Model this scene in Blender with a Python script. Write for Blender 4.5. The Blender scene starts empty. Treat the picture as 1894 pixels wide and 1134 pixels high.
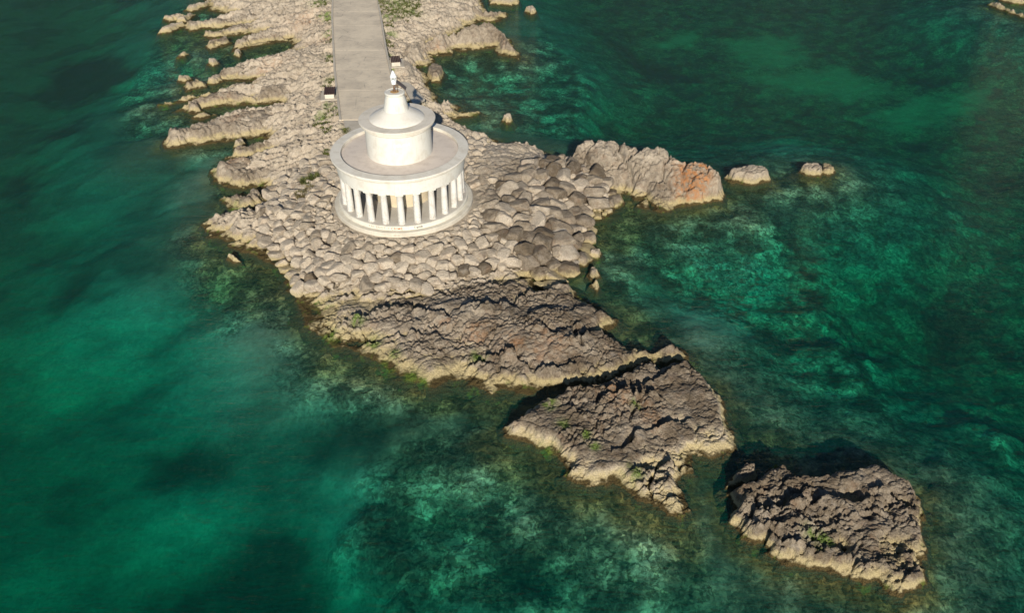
import bpy, bmesh, math, random
import numpy as np
from mathutils import Vector, Matrix, noise as mnoise

random.seed(7)
rng = np.random.default_rng(11)
scene = bpy.context.scene
COL = scene.collection

# ------------------------------------------------------------------ camera
F_PX, PITCH, ZB = 1489.0, math.radians(36.7), 2.4      # ZB: ground level at the lighthouse
CAM = np.array([9.51, -62.67, 35.09 + ZB])
cam_data = bpy.data.cameras.new('camera')
cam_data.sensor_width = 36.0
cam_data.lens = 36.0 * F_PX / 1894.0
cam_data.clip_start, cam_data.clip_end = 0.5, 6000
cam = bpy.data.objects.new('camera', cam_data)
COL.objects.link(cam)
cam.location = CAM
cam.rotation_euler = (math.pi / 2 - PITCH, 0, 0)
scene.camera = cam

# ------------------------------------------------------------------ sky, sun, exposure
SUN_DIR = Vector((-0.06, 1.0, -0.45)).normalized()       # the way the light travels
SUN_EL = math.asin(-SUN_DIR.z)
world = bpy.data.worlds.new('World')
scene.world = world
world.use_nodes = True
wn, wl = world.node_tree.nodes, world.node_tree.links
wn.clear()
sky = wn.new('ShaderNodeTexSky')
sky.sky_type = 'NISHITA'
sky.sun_disc = False
sky.sun_elevation = SUN_EL
sky.sun_rotation = math.radians(177)
sky.dust_density = 0.0
sky.altitude = 1800.0
sky.ozone_density = 3.0
bg = wn.new('ShaderNodeBackground')
bg.inputs['Strength'].default_value = 0.065
wo = wn.new('ShaderNodeOutputWorld')
wl.new(sky.outputs[0], bg.inputs[0])
wl.new(bg.outputs[0], wo.inputs[0])
sun_data = bpy.data.lights.new('sun', 'SUN')
sun_data.energy = 4.4
sun_data.angle = math.radians(0.5)
sun_data.color = (1.0, 0.935, 0.835)
sun = bpy.data.objects.new('sun', sun_data)
COL.objects.link(sun)
sun.rotation_euler = SUN_DIR.to_track_quat('-Z', 'Y').to_euler()
sun.location = (0, -60, 60)
vs = scene.view_settings
vs.view_transform = 'Standard'
vs.look = 'None'
vs.exposure = 0.35
vs.gamma = 1.0
scene.cycles.use_denoising = True
scene.cycles.max_bounces = 4
scene.cycles.diffuse_bounces = 2
scene.cycles.transparent_max_bounces = 16
scene.cycles.volume_bounces = 0

# ------------------------------------------------------------------ plan helpers
_c, _s = math.cos(PITCH), math.sin(PITCH)
def W(px, py, z=0.0):
    """plan position of a surveyed photo point that lies at height z"""
    a, b = (px - 947) / F_PX, (567 - py) / F_PX
    r = np.array([a, _c + b * _s, -_s + b * _c])
    return CAM + r * (z - CAM[2]) / r[2]
def poly(pts):
    return np.array([W(*p)[:2] for p in pts])
def proj_scale(x, y, z):
    return F_PX / ((y - CAM[1]) * _c - (z - CAM[2]) * _s)

def hash2(ix, iy, seed):
    h = (ix.astype(np.int64) * 374761393 + iy.astype(np.int64) * 668265263 + seed * 974634777) & 0xFFFFFFFF
    h = ((h ^ (h >> 13)) * 1274126177) & 0xFFFFFFFF
    h = ((h ^ (h >> 16)) * 2246822519) & 0xFFFFFFFF
    return ((h ^ (h >> 15)) & 0xFFFFFF) / float(0xFFFFFF)
def vnoise(x, y, seed=0):
    ix, iy = np.floor(x), np.floor(y)
    fx, fy = x - ix, y - iy
    ux, uy = fx * fx * fx * (fx * (fx * 6 - 15) + 10), fy * fy * fy * (fy * (fy * 6 - 15) + 10)
    def g(ox, oy):
        a = hash2(ix + ox, iy + oy, seed) * 6.2831853
        return np.cos(a) * (fx - ox) + np.sin(a) * (fy - oy)
    n0 = g(0, 0) * (1 - ux) + g(1, 0) * ux
    n1 = g(0, 1) * (1 - ux) + g(1, 1) * ux
    return (n0 * (1 - uy) + n1 * uy) * 1.45
def fbm(x, y, octv=4, seed=0, gain=0.5):
    t, a, s = 0.0, 1.0, 0.0
    for i in range(octv):
        t = t + a * vnoise(x * 2 ** i + 17.3 * i, y * 2 ** i - 9.1 * i, seed + i)
        s += a; a *= gain
    return t / s * 1.4
def worley(x, y, seed=0, jit=0.9):
    ix, iy = np.floor(x), np.floor(y)
    f1 = np.full(x.shape, 9.0); f2 = f1.copy(); cid = np.zeros(x.shape); cx = np.zeros(x.shape); cy = np.zeros(x.shape)
    for ox in (-1, 0, 1):
        for oy in (-1, 0, 1):
            jx, jy = ix + ox, iy + oy
            px = jx + 0.5 + jit * (hash2(jx, jy, seed) - 0.5)
            py = jy + 0.5 + jit * (hash2(jx, jy, seed + 77) - 0.5)
            d = np.hypot(px - x, py - y)
            nearer = d < f1
            f2 = np.where(nearer, f1, np.minimum(f2, d))
            cid = np.where(nearer, hash2(jx, jy, seed + 154), cid)
            cx = np.where(nearer, x - px, cx); cy = np.where(nearer, y - py, cy)
            f1 = np.where(nearer, d, f1)
    return f1, f2, cid, cx, cy
def sstep(a, b, x):
    t = np.clip((x - a) / (b - a), 0, 1)
    return t * t * (3 - 2 * t)
def sdf(P, x, y):
    """signed distance to polygon P, positive inside"""
    d2 = np.full(x.shape, 1e18); inside = np.zeros(x.shape, bool)
    n = len(P)
    for i in range(n):
        x0, y0 = P[i]; x1, y1 = P[(i + 1) % n]
        ex, ey = x1 - x0, y1 - y0
        t = np.clip(((x - x0) * ex + (y - y0) * ey) / (ex * ex + ey * ey + 1e-12), 0, 1)
        d2 = np.minimum(d2, (x - x0 - t * ex) ** 2 + (y - y0 - t * ey) ** 2)
        cr = (y0 > y) != (y1 > y)
        if abs(ey) > 1e-12:
            inside ^= cr & (x < ex * (y - y0) / ey + x0)
    d = np.sqrt(d2)
    return np.where(inside, d, -d)
def linedist(L, x, y):
    """distance to a polyline, and the side (positive = far side, +Y)"""
    best = np.full(x.shape, 1e9); side = np.zeros(x.shape)
    for i in range(len(L) - 1):
        x0, y0 = L[i]; x1, y1 = L[i + 1]
        if x1 < x0: x0, y0, x1, y1 = x1, y1, x0, y0
        ex, ey = x1 - x0, y1 - y0
        t = np.clip(((x - x0) * ex + (y - y0) * ey) / (ex * ex + ey * ey + 1e-12), 0, 1)
        d = np.hypot(x - x0 - t * ex, y - y0 - t * ey)
        s = np.sign(ex * (y - y0) - ey * (x - x0))
        m = d < best
        best = np.where(m, d, best); side = np.where(m, s, side)
    return best, side

# ------------------------------------------------------------------ object helpers
def tag(o, label=None, cat=None, group=None, kind=None):
    if label: o['label'] = label
    if cat: o['category'] = cat
    if group: o['group'] = group
    if kind: o['kind'] = kind
    return o
def mesh_obj(name, verts, faces, mat, parent=None, smooth=True):
    me = bpy.data.meshes.new(name)
    me.from_pydata([tuple(v) for v in verts], [], faces)
    if smooth: me.polygons.foreach_set('use_smooth', [True] * len(me.polygons))
    me.materials.append(mat)
    me.update()
    o = bpy.data.objects.new(name, me)
    COL.objects.link(o)
    if parent: o.parent = parent
    return o
def np_mesh(name, co, quads, mat, smooth=True, tint=None):
    me = bpy.data.meshes.new(name)
    n, m = len(co), len(quads)
    k = quads.shape[1]
    me.vertices.add(n); me.vertices.foreach_set('co', co.astype(np.float32).ravel())
    me.loops.add(m * k); me.loops.foreach_set('vertex_index', quads.astype(np.int32).ravel())
    me.polygons.add(m); me.polygons.foreach_set('loop_start', np.arange(0, m * k, k, dtype=np.int32))
    me.polygons.foreach_set('use_smooth', np.full(m, smooth))
    if tint is not None:
        a = me.attributes.new('tint', 'FLOAT_COLOR', 'POINT')
        c = np.ones((n, 4), np.float32); c[:, :tint.shape[1]] = tint
        a.data.foreach_set('color', c.ravel())
    me.update(calc_edges=True)
    me.materials.append(mat)
    o = bpy.data.objects.new(name, me)
    COL.objects.link(o)
    return o
def grid_mesh(name, X, Y, Z, keep, mat, tint=None, smooth=True):
    """X, Y, Z: (ny, nx) arrays; keep: vertex mask"""
    ny, nx = X.shape
    idx = np.arange(nx * ny).reshape(ny, nx)
    q = np.stack([idx[:-1, :-1], idx[:-1, 1:], idx[1:, 1:], idx[1:, :-1]], -1).reshape(-1, 4)
    q = q[keep.ravel()[q].all(1)]
    used = np.unique(q)
    remap = np.full(nx * ny, -1); remap[used] = np.arange(len(used))
    co = np.stack([X.ravel(), Y.ravel(), Z.ravel()], 1)[used]
    return np_mesh(name, co, remap[q], mat, smooth, None if tint is None else tint.reshape(-1, tint.shape[-1])[used])
def empty(name, loc=(0, 0, 0)):
    o = bpy.data.objects.new(name, None)
    o.empty_display_size = 0.3
    o.location = loc
    COL.objects.link(o)
    return o
def lathe(name, prof, mat, parent=None, seg=96, a0=0.0, closed=False, loc=(0, 0, 0)):
    vs_, fs = [], []
    n = len(prof)
    for r, z in prof:
        for i in range(seg):
            a = a0 + 2 * math.pi * i / seg
            vs_.append((loc[0] + r * math.cos(a), loc[1] + r * math.sin(a), loc[2] + z))
    rows = n if closed else n - 1
    for j in range(rows):
        k = (j + 1) % n
        for i in range(seg):
            i2 = (i + 1) % seg
            fs.append((j * seg + i, j * seg + i2, k * seg + i2, k * seg + i))
    if not closed:
        if prof[0][0] > 1e-4: fs.append(tuple(reversed(range(seg))))
        if prof[-1][0] > 1e-4: fs.append(tuple((n - 1) * seg + i for i in range(seg)))
    o = mesh_obj(name, vs_, fs, mat, parent)
    o.data.set_sharp_from_angle(angle=math.radians(32))
    return o
def box_obj(name, lo, hi, mat, parent=None, bevel=0.012, rot=0.0, pivot=(0, 0)):
    bm = bmesh.new()
    bmesh.ops.create_cube(bm, size=1.0)
    for v in bm.verts:
        v.co = Vector([lo[i] + (v.co[i] + 0.5) * (hi[i] - lo[i]) for i in range(3)])
    if bevel: bmesh.ops.bevel(bm, geom=bm.edges[:], offset=bevel, segments=1, affect='EDGES')
    me = bpy.data.meshes.new(name)
    bm.to_mesh(me); bm.free()
    me.materials.append(mat)
    o = bpy.data.objects.new(name, me)
    COL.objects.link(o)
    if parent: o.parent = parent
    return o

# ------------------------------------------------------------------ materials
def new_mat(name):
    m = bpy.data.materials.new(name)
    m.use_nodes = True
    nt = m.node_tree
    nt.nodes.clear()
    return m, nt.nodes, nt.links
class NB:
    """small node builder"""
    def __init__(self, name):
        self.m, self.n, self.l = new_mat(name)
        self.out = self.n.new('ShaderNodeOutputMaterial')
        geo = self.n.new('ShaderNodeNewGeometry')
        self.pos = geo.outputs['Position']
    def noise(self, scale, detail=5, rough=0.6, vec=None, dist=0.0):
        t = self.n.new('ShaderNodeTexNoise')
        t.inputs['Scale'].default_value = scale; t.inputs['Detail'].default_value = detail
        t.inputs['Roughness'].default_value = rough; t.inputs['Distortion'].default_value = dist
        self.l.new(vec or self.pos, t.inputs['Vector'])
        return t.outputs['Fac']
    def voronoi(self, scale, vec=None, feature='F1'):
        t = self.n.new('ShaderNodeTexVoronoi'); t.feature = feature
        t.inputs['Scale'].default_value = scale
        self.l.new(vec or self.pos, t.inputs['Vector'])
        return t.outputs['Distance']
    def mapping(self, scale=(1, 1, 1), rot=(0, 0, 0), vec=None):
        t = self.n.new('ShaderNodeMapping')
        t.inputs['Scale'].default_value = scale; t.inputs['Rotation'].default_value = rot
        self.l.new(vec or self.pos, t.inputs['Vector'])
        return t.outputs[0]
    def ramp(self, fac, lo, hi, a=0.0, b=1.0):
        t = self.n.new('ShaderNodeMapRange'); t.interpolation_type = 'SMOOTHSTEP'
        t.inputs[1].default_value = lo; t.inputs[2].default_value = hi
        t.inputs[3].default_value = a; t.inputs[4].default_value = b
        self.l.new(fac, t.inputs[0])
        return t.outputs[0]
    def math(self, op, a, b=None, clamp=False):
        t = self.n.new('ShaderNodeMath'); t.operation = op; t.use_clamp = clamp
        for i, v in enumerate((a, b)):
            if v is None: continue
            if isinstance(v, (int, float)): t.inputs[i].default_value = v
            else: self.l.new(v, t.inputs[i])
        return t.outputs[0]
    def mix(self, fac, a, b, mode='MIX'):
        t = self.n.new('ShaderNodeMix'); t.data_type = 'RGBA'; t.blend_type = mode
        for key, v in ((0, fac), (6, a), (7, b)):
            if isinstance(v, (int, float)): t.inputs[key].default_value = v
            elif isinstance(v, tuple): t.inputs[key].default_value = (*v, 1.0)
            else: self.l.new(v, t.inputs[key])
        return t.outputs[2]
    def sep(self, v):
        t = self.n.new('ShaderNodeSeparateXYZ'); self.l.new(v, t.inputs[0]); return t.outputs
    def attr(self, name):
        t = self.n.new('ShaderNodeAttribute'); t.attribute_name = name
        return t
    def bump(self, h, strength=0.5, dist=0.05, normal=None):
        t = self.n.new('ShaderNodeBump')
        t.inputs['Strength'].default_value = strength; t.inputs['Distance'].default_value = dist
        self.l.new(h, t.inputs['Height'])
        if normal: self.l.new(normal, t.inputs['Normal'])
        return t.outputs[0]
    def principled(self, color, rough=0.85, bump=None, spec=0.3, metal=0.0):
        p = self.n.new('ShaderNodeBsdfPrincipled')
        for key, v in (('Base Color', color), ('Roughness', rough), ('Specular IOR Level', spec), ('Metallic', metal)):
            if isinstance(v, (int, float)): p.inputs[key].default_value = v
            elif isinstance(v, tuple): p.inputs[key].default_value = (*v, 1.0)
            else: self.l.new(v, p.inputs[key])
        if bump: self.l.new(bump, p.inputs['Normal'])
        self.l.new(p.outputs[0], self.out.inputs['Surface'])
        return p

PALE, GREY, RUST = (0.585, 0.495, 0.375), (0.158, 0.121, 0.080), (0.25, 0.15, 0.09)
STRIKE_A = math.radians(24)
def rock_mat(name, patina=None, rust_amt=None):
    b = NB(name)
    if patina is None:
        at = b.attr('tint'); s = b.n.new('ShaderNodeSeparateColor'); b.l.new(at.outputs['Color'], s.inputs[0])
        pat, rust, moss = s.outputs[0], s.outputs[1], s.outputs[2]
    else:
        oi = b.n.new('ShaderNodeObjectInfo')
        pat = b.ramp(oi.outputs['Random'], 0, 1, patina - 0.2, patina + 0.2); rust = None; moss = None
    big, mid, fine = b.noise(0.55, 4, 0.6), b.noise(2.6, 5, 0.65), b.noise(14, 5, 0.7)
    pf = b.math('ADD', pat, b.math('MULTIPLY', b.math('SUBTRACT', mid, 0.5), 1.1))
    pf = b.math('ADD', pf, b.math('MULTIPLY', b.math('SUBTRACT', big, 0.5), 0.9), clamp=True)
    col = b.mix(pf, PALE, GREY)
    col = b.mix(b.ramp(fine, 0.40, 0.66, 0.0, 0.75), col, b.mix(1.0, col, (0.62, 0.60, 0.57), 'MULTIPLY'))
    vein = b.noise(4.2, 8, 0.8, dist=1.2)
    col = b.mix(b.ramp(vein, 0.54, 0.68, 0.0, 0.6), col, b.mix(1.0, col, (1.45, 1.42, 1.36), 'MULTIPLY'))
    col = b.mix(b.ramp(vein, 0.46, 0.33, 0.0, 0.8), col, b.mix(1.0, col, (0.48, 0.45, 0.42), 'MULTIPLY'))
    bed = b.noise(1.0, 5, 0.7, vec=b.mapping((0.5, 3.2, 1.5), (0, 0, -STRIKE_A)))
    col = b.mix(b.ramp(bed, 0.45, 0.30, 0.0, 0.55), col, b.mix(1.0, col, (0.6, 0.56, 0.5), 'MULTIPLY'))
    col = b.mix(b.ramp(bed, 0.55, 0.72, 0.0, 0.5), col, b.mix(1.0, col, (1.35, 1.3, 1.22), 'MULTIPLY'))
    lich = b.noise(1.7, 6, 0.75, dist=0.6)
    col = b.mix(b.ramp(lich, 0.55, 0.68, 0.0, 0.4), col, (0.23, 0.21, 0.185))
    rn = b.ramp(b.noise(0.9, 4, 0.7), 0.52, 0.72, 0.0, 0.35)
    col = b.mix(rn, col, RUST)
    if rust is not None:
        col = b.mix(b.math('MULTIPLY', rust, b.ramp(mid, 0.35, 0.6, 0.0, 0.9), clamp=True), col, (0.50, 0.21, 0.07))
    # tidal zones: straw-coloured splash band, brown weed at and under the waterline
    z = b.sep(b.pos)[2]
    zn = b.math('ADD', z, b.math('MULTIPLY', b.math('SUBTRACT', mid, 0.5), 0.9))
    zn = b.math('ADD', zn, b.math('MULTIPLY', b.math('SUBTRACT', big, 0.5), 0.9))
    col = b.mix(b.ramp(zn, 0.80, 0.25, 0.0, 0.85), col, b.mix(b.ramp(fine, .3, .7), (0.54, 0.44, 0.225), (0.34, 0.265, 0.125)))
    wet = b.math('ADD', z, b.math('MULTIPLY', b.math('SUBTRACT', mid, 0.5), 0.35))
    wet = b.math('ADD', wet, b.math('MULTIPLY', b.math('SUBTRACT', b.noise(0.8, 3, 0.6), 0.5), 0.7))
    col = b.mix(b.ramp(wet, 0.24, 0.10), col, b.mix(b.ramp(fine, 0.4, 0.65), (0.045, 0.032, 0.012), (0.12, 0.085, 0.03)))
    gz = b.math('MULTIPLY', b.ramp(wet, 0.55, 0.1), b.ramp(b.noise(1.3, 3), 0.56, 0.68))
    col = b.mix(b.math('MULTIPLY', gz, 0.7), col, (0.10, 0.13, 0.02))
    if moss is not None:
        col = b.mix(b.math('MULTIPLY', moss, b.ramp(fine, 0.3, 0.55), clamp=True), col, (0.10, 0.16, 0.022))
    h = b.math('ADD', b.math('MULTIPLY', fine, 0.6), b.math('MULTIPLY', b.voronoi(9), 0.5))
    h = b.math('ADD', h, b.math('MULTIPLY', b.noise(45, 3, 0.7), 0.25))
    b.principled(col, 0.9, b.bump(h, 0.9, 0.13), 0.2)
    return b.m
ROCK = rock_mat('limestone')
B_PALE = rock_mat('pale_boulder', 0.02)
B_MID = rock_mat('buff_boulder', 0.38)
B_GREY = rock_mat('grey_boulder', 0.8)

def plaster(name, base, dirt, amt, streak=True, feet=None):
    b = NB(name)
    n1, n2 = b.noise(1.1, 5, 0.65), b.noise(7, 5, 0.7)
    col = b.mix(b.ramp(n1, 0.42, 0.72, 0, amt), base, dirt)
    col = b.mix(b.ramp(n2, 0.55, 0.8, 0, amt * 0.8), col, dirt)
    if streak:
        st = b.noise(1.0, 4, 0.6, vec=b.mapping((5, 5, 0.5)))
        col = b.mix(b.ramp(st, 0.56, 0.75, 0, amt * 0.6), col, tuple(c * 0.75 for c in dirt))
    if feet:
        fz = b.math('ADD', b.sep(b.pos)[2], b.math('MULTIPLY', b.noise(4, 4, .7), -1.6))
        col = b.mix(b.math('MULTIPLY', b.ramp(fz, feet + .1, feet - .7), b.ramp(n2, .5, .62, 0, .6)), col, (0.30, 0.23, 0.16))
    spots_ = b.ramp(b.noise(13, 5, 0.7), 0.66, 0.74, 0, 0.6)
    col = b.mix(spots_, col, tuple(c * .6 for c in dirt))
    b.principled(col, 0.75, b.bump(b.noise(22, 4), 0.15, 0.02), 0.25)
    return b.m
WHITE = plaster('white_paint', (0.665, 0.64, 0.56), (0.50, 0.44, 0.34), 0.5)
COLUMN = plaster('column_paint', (0.63, 0.61, 0.55), (0.36, 0.28, 0.20), 0.5, True, 3.2)
CREAM = plaster('cream_wall', (0.60, 0.50, 0.34), (0.42, 0.35, 0.25), 0.4)
CORNICE = plaster('cornice_paint', (0.72, 0.675, 0.575), (0.52, 0.455, 0.345), 0.6)
TERRACE = plaster('terrace_screed', (0.66, 0.575, 0.485), (0.47, 0.395, 0.325), 0.6, False)
STEP = plaster('step_concrete', (0.62, 0.57, 0.46), (0.42, 0.365, 0.28), 0.6)
STEP_LIGHT = plaster('ring_paint', (0.68, 0.62, 0.515), (0.50, 0.44, 0.34), 0.6)
FLOOR = plaster('porch_floor', (0.52, 0.48, 0.41), (0.38, 0.34, 0.28), 0.5, False)
def simple(name, col, rough=0.6, spec=0.4, metal=0.0, var=0.2):
    b = NB(name)
    c = b.mix(b.ramp(b.noise(9, 4), 0.4, 0.7, 0, var), col, tuple(x * 0.5 for x in col))
    b.principled(c, rough, None, spec, metal)
    return b.m
LAMP_WHITE = simple('lamp_white', (0.82, 0.82, 0.80), 0.35, var=0.05)
DARK_GLASS = simple('lens_glass', (0.03, 0.05, 0.04), 0.1, 0.6)
RUSTY = simple('rusty_iron', (0.16, 0.09, 0.05), 0.8)
RUST_STAIN = simple('rust_stain', (0.50, 0.30, 0.12), 0.9)
WOOD = simple('dark_wood', (0.075, 0.038, 0.025), 0.7, var=0.5)
PANEL = simple('panel_frame', (0.13, 0.10, 0.08), 0.5)
PAINT_RED = simple('red_spray', (0.42, 0.15, 0.06), 0.8)
PAINT_DARK = simple('black_spray', (0.04, 0.04, 0.04), 0.8)
PAINT_GREY = simple('faded_spray', (0.40, 0.35, 0.27), 0.8)
PAINT_WHITE = simple('white_spray', (0.88, 0.87, 0.84), 0.8, var=0.02)

def concrete():
    b = NB('path_concrete')
    n1, n2, n3 = b.noise(0.35, 6, 0.65), b.noise(2.2, 6, 0.7), b.noise(25, 4, 0.7)
    col = b.mix(b.ramp(n1, 0.35, 0.68), (0.70, 0.59, 0.43), (0.55, 0.465, 0.345))
    col = b.mix(b.ramp(n2, 0.52, 0.75, 0, 0.6), col, (0.33, 0.295, 0.25))
    col = b.mix(b.ramp(n2, 0.42, 0.28, 0, 0.5), col, (0.64, 0.56, 0.45))
    stain = b.noise(1.0, 5, 0.7, vec=b.mapping((0.5, 2.2, 1)))
    col = b.mix(b.ramp(stain, 0.58, 0.72, 0, 0.4), col, (0.33, 0.29, 0.245))
    dv = b.voronoi(0.33, vec=b.mapping((1, 1, 1)), feature='DISTANCE_TO_EDGE')
    cr = b.math('MULTIPLY', b.ramp(dv, 0.012, 0.0), b.ramp(n1, 0.45, 0.6))
    col = b.mix(b.math('MULTIPLY', cr, 0.7), col, (0.16, 0.14, 0.12))
    col = b.mix(b.ramp(b.noise(6, 6, 0.75), 0.6, 0.75, 0, 0.5), col, (0.27, 0.24, 0.2))
    b.principled(col, 0.9, b.bump(n3, 0.3, 0.02), 0.2)
    return b.m
CONCRETE = concrete()
KERB = plaster('kerb_concrete', (0.52, 0.46, 0.36), (0.36, 0.31, 0.24), 0.6, False)

def foliage(name, c1, c2):
    b = NB(name)
    col = b.mix(b.ramp(b.noise(3.0, 3), 0.35, 0.65), c1, c2)
    b.principled(col, 0.7, None, 0.2)
    return b.m
LEAF = foliage('tuft_green', (0.065, 0.085, 0.02), (0.12, 0.12, 0.035))
DRY = foliage('tuft_dry', (0.20, 0.155, 0.075), (0.12, 0.11, 0.04))

def seabed_mat():
    b = NB('seabed')
    at = b.attr('tint')
    fine, mid = b.noise(2.6, 8, 0.8), b.noise(0.9, 6, 0.72, dist=0.8)
    col, reefy = at.outputs['Color'], at.outputs['Alpha']
    wv = b.n.new('ShaderNodeTexNoise'); wv.inputs['Scale'].default_value = 0.9; wv.inputs['Detail'].default_value = 4
    b.l.new(b.pos, wv.inputs['Vector'])
    wm = b.n.new('ShaderNodeVectorMath'); wm.operation = 'MULTIPLY_ADD'
    b.l.new(wv.outputs['Color'], wm.inputs[0]); wm.inputs[1].default_value = (1.6, 1.6, 1.6); b.l.new(b.pos, wm.inputs[2])
    def cells(scale):
        t = b.n.new('ShaderNodeTexVoronoi'); t.inputs['Scale'].default_value = scale
        b.l.new(wm.outputs[0], t.inputs['Vector'])
        sp_ = b.n.new('ShaderNodeSeparateColor'); b.l.new(t.outputs['Color'], sp_.inputs[0])
        return sp_.outputs[0], t.outputs['Distance']
    c1, d1 = cells(0.55)
    c2, d2 = cells(1.7)
    big = b.math('ADD', b.math('MULTIPLY', c1, 0.55), b.math('MULTIPLY', c2, 0.45))
    kdark = b.math('MULTIPLY', b.ramp(big, 0.50, 0.32), reefy)
    klite = b.math('MULTIPLY', b.ramp(big, 0.52, 0.72), reefy)
    col = b.mix(b.math('MULTIPLY', kdark, 0.7), col, b.mix(1.0, col, (0.30, 0.30, 0.25), 'MULTIPLY'))
    col = b.mix(b.math('MULTIPLY', klite, 0.42), col, b.mix(1.0, col, (1.9, 1.85, 1.8), 'MULTIPLY'))
    sp2 = b.math('MULTIPLY', b.ramp(fine, 0.52, 0.42), b.math('ADD', b.math('MULTIPLY', reefy, 0.75), 0.12))
    col = b.mix(sp2, col, b.mix(1.0, col, (0.34, 0.32, 0.26), 'MULTIPLY'))
    lit = b.math('MULTIPLY', b.ramp(fine, 0.55, 0.66), b.math('MULTIPLY', reefy, 0.55))
    col = b.mix(lit, col, b.mix(1.0, col, (1.8, 1.75, 1.6), 'MULTIPLY'))
    c3, d3 = cells(5.0)
    col = b.mix(b.math('MULTIPLY', b.ramp(c3, 0.45, 0.2), b.math('MULTIPLY', reefy, 0.75)), col, b.mix(1.0, col, (0.35, 0.34, 0.3), 'MULTIPLY'))
    col = b.mix(b.math('MULTIPLY', b.ramp(c3, 0.75, 0.95), b.math('MULTIPLY', reefy, 0.6)), col, b.mix(1.0, col, (1.9, 1.8, 1.6), 'MULTIPLY'))
    col = b.mix(b.ramp(mid, 0.50, 0.68, 0.0, 0.45), col, b.mix(1.0, col, (1.5, 1.5, 1.45), 'MULTIPLY'))
    h = b.math('ADD', fine, b.math('MULTIPLY', mid, 1.5))
    b.principled(col, 1.0, b.bump(h, 0.4, 0.10), 0.0)
    return b.m
SEABED = seabed_mat()

def water_mat():
    b = NB('sea_water')
    # wind ripples: short crests running across the wind, on a longer chop
    v1 = b.mapping((0.28, 1.15, 1), (0, 0, math.radians(-22)))
    v2 = b.mapping((0.16, 0.5, 1), (0, 0, math.radians(-20)))
    r1, r2 = b.noise(1.5, 4, 0.6, vec=v1, dist=0.6), b.noise(1.0, 3, 0.55, vec=v2, dist=0.4)
    r3 = b.noise(5.0, 3, 0.6, vec=v1)
    gust = b.ramp(b.noise(0.045, 3, 0.6), 0.35, 0.65, 0.55, 1.0)
    h = b.math('ADD', b.math('MULTIPLY', r1, 0.5), b.math('MULTIPLY', r2, 0.9))
    h = b.math('MULTIPLY', b.math('ADD', h, b.math('MULTIPLY', r3, 0.22)), gust)
    hf = b.math('ADD', b.math('MULTIPLY', r1, 0.45), b.math('MULTIPLY', r3, 0.35))
    nrm = b.bump(hf, 1.0, 0.30)
    nrm_d = b.bump(b.math('MULTIPLY', hf, gust), 1.0, 2.2)
    tr = b.n.new('ShaderNodeBsdfTransparent')
    tr.inputs[0].default_value = (0.97, 1, 0.99, 1)
    df = b.n.new('ShaderNodeBsdfDiffuse')
    df.inputs[0].default_value = (0.0, 0.13, 0.092, 1)
    b.l.new(nrm_d, df.inputs['Normal'])
    body = b.n.new('ShaderNodeMixShader')
    body.inputs[0].default_value = 0.17
    b.l.new(tr.outputs[0], body.inputs[1]); b.l.new(df.outputs[0], body.inputs[2])
    gl = b.n.new('ShaderNodeBsdfGlossy')
    gl.distribution = 'BECKMANN'
    gl.inputs['Roughness'].default_value = 0.07
    b.l.new(nrm, gl.inputs['Normal'])
    lw = b.n.new('ShaderNodeLayerWeight'); b.l.new(nrm, lw.inputs['Normal'])
    fr = b.math('ADD', b.math('MULTIPLY', b.math('POWER', lw.outputs['Facing'], 5.0), 0.50), 0.02, clamp=True)
    mx = b.n.new('ShaderNodeMixShader')
    b.l.new(fr, mx.inputs[0]); b.l.new(body.outputs[0], mx.inputs[1]); b.l.new(gl.outputs[0], mx.inputs[2])
    b.l.new(mx.outputs[0], b.out.inputs['Surface'])
    va = b.n.new('ShaderNodeVolumeAbsorption')
    va.inputs['Color'].default_value = (0.0, 0.935, 0.866, 1)
    va.inputs['Density'].default_value = 0.42
    b.l.new(va.outputs[0], b.out.inputs['Volume'])
    return b.m
WATER = water_mat()

# ------------------------------------------------------------------ surveyed outlines (photo points, height if not at sea level)
HEAD = poly([(330, -60), (385, 2), (388, 17), (440, 28), (380, 42), (370, 53), (450, 47), (470, 46), (400, 68), (460, 62), (500, 60), (450, 78), (440, 92), (480, 83), (535, 74), (548, 84), (530, 97), (560, 100),
    (500, 112), (450, 124), (415, 138), (440, 149), (480, 149), (455, 160), (462, 168), (400, 172), (380, 190), (420, 194), (478, 192), (525, 191), (522, 202), (440, 212), (380, 232), (400, 262), (470, 254), (508, 254),
    (482, 272), (460, 288), (495, 285), (440, 304), (420, 322), (450, 344), (490, 345), (487, 378), (475, 392), (450, 392), (420, 400), (398, 404), (382, 415), (390, 436),
    (407, 436), (437, 458), (470, 466), (493, 482), (532, 501), (536, 521), (538, 541), (560, 560), (600, 575), (760, 570), (900, 545),
    (1010, 520), (1072, 500), (1088, 470), (1082, 455), (1094, 436), (1082, 410), (1120, 402), (1136, 388), (1140, 370), (1150, 350),
    (1130, 310, .8), (1062, 285, .8), (1040, 290, .6), (1024, 284, .8), (1005, 265, 1), (977, 258, 1), (954, 256, 1), (920, 256, 1), (914, 246, .8), (878, 236, .8),
    (850, 226, .6), (829, 219), (884, 212), (886, 203, .4), (845, 197, .8), (843, 182, .8), (812, 188, .8), (803, 168, .8), (790, 163), (791, 146),
    (773, 129), (770, 110, .5), (775, 95), (800, 80), (850, 60), (900, 30), (886, 0), (880, -60)])
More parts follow.
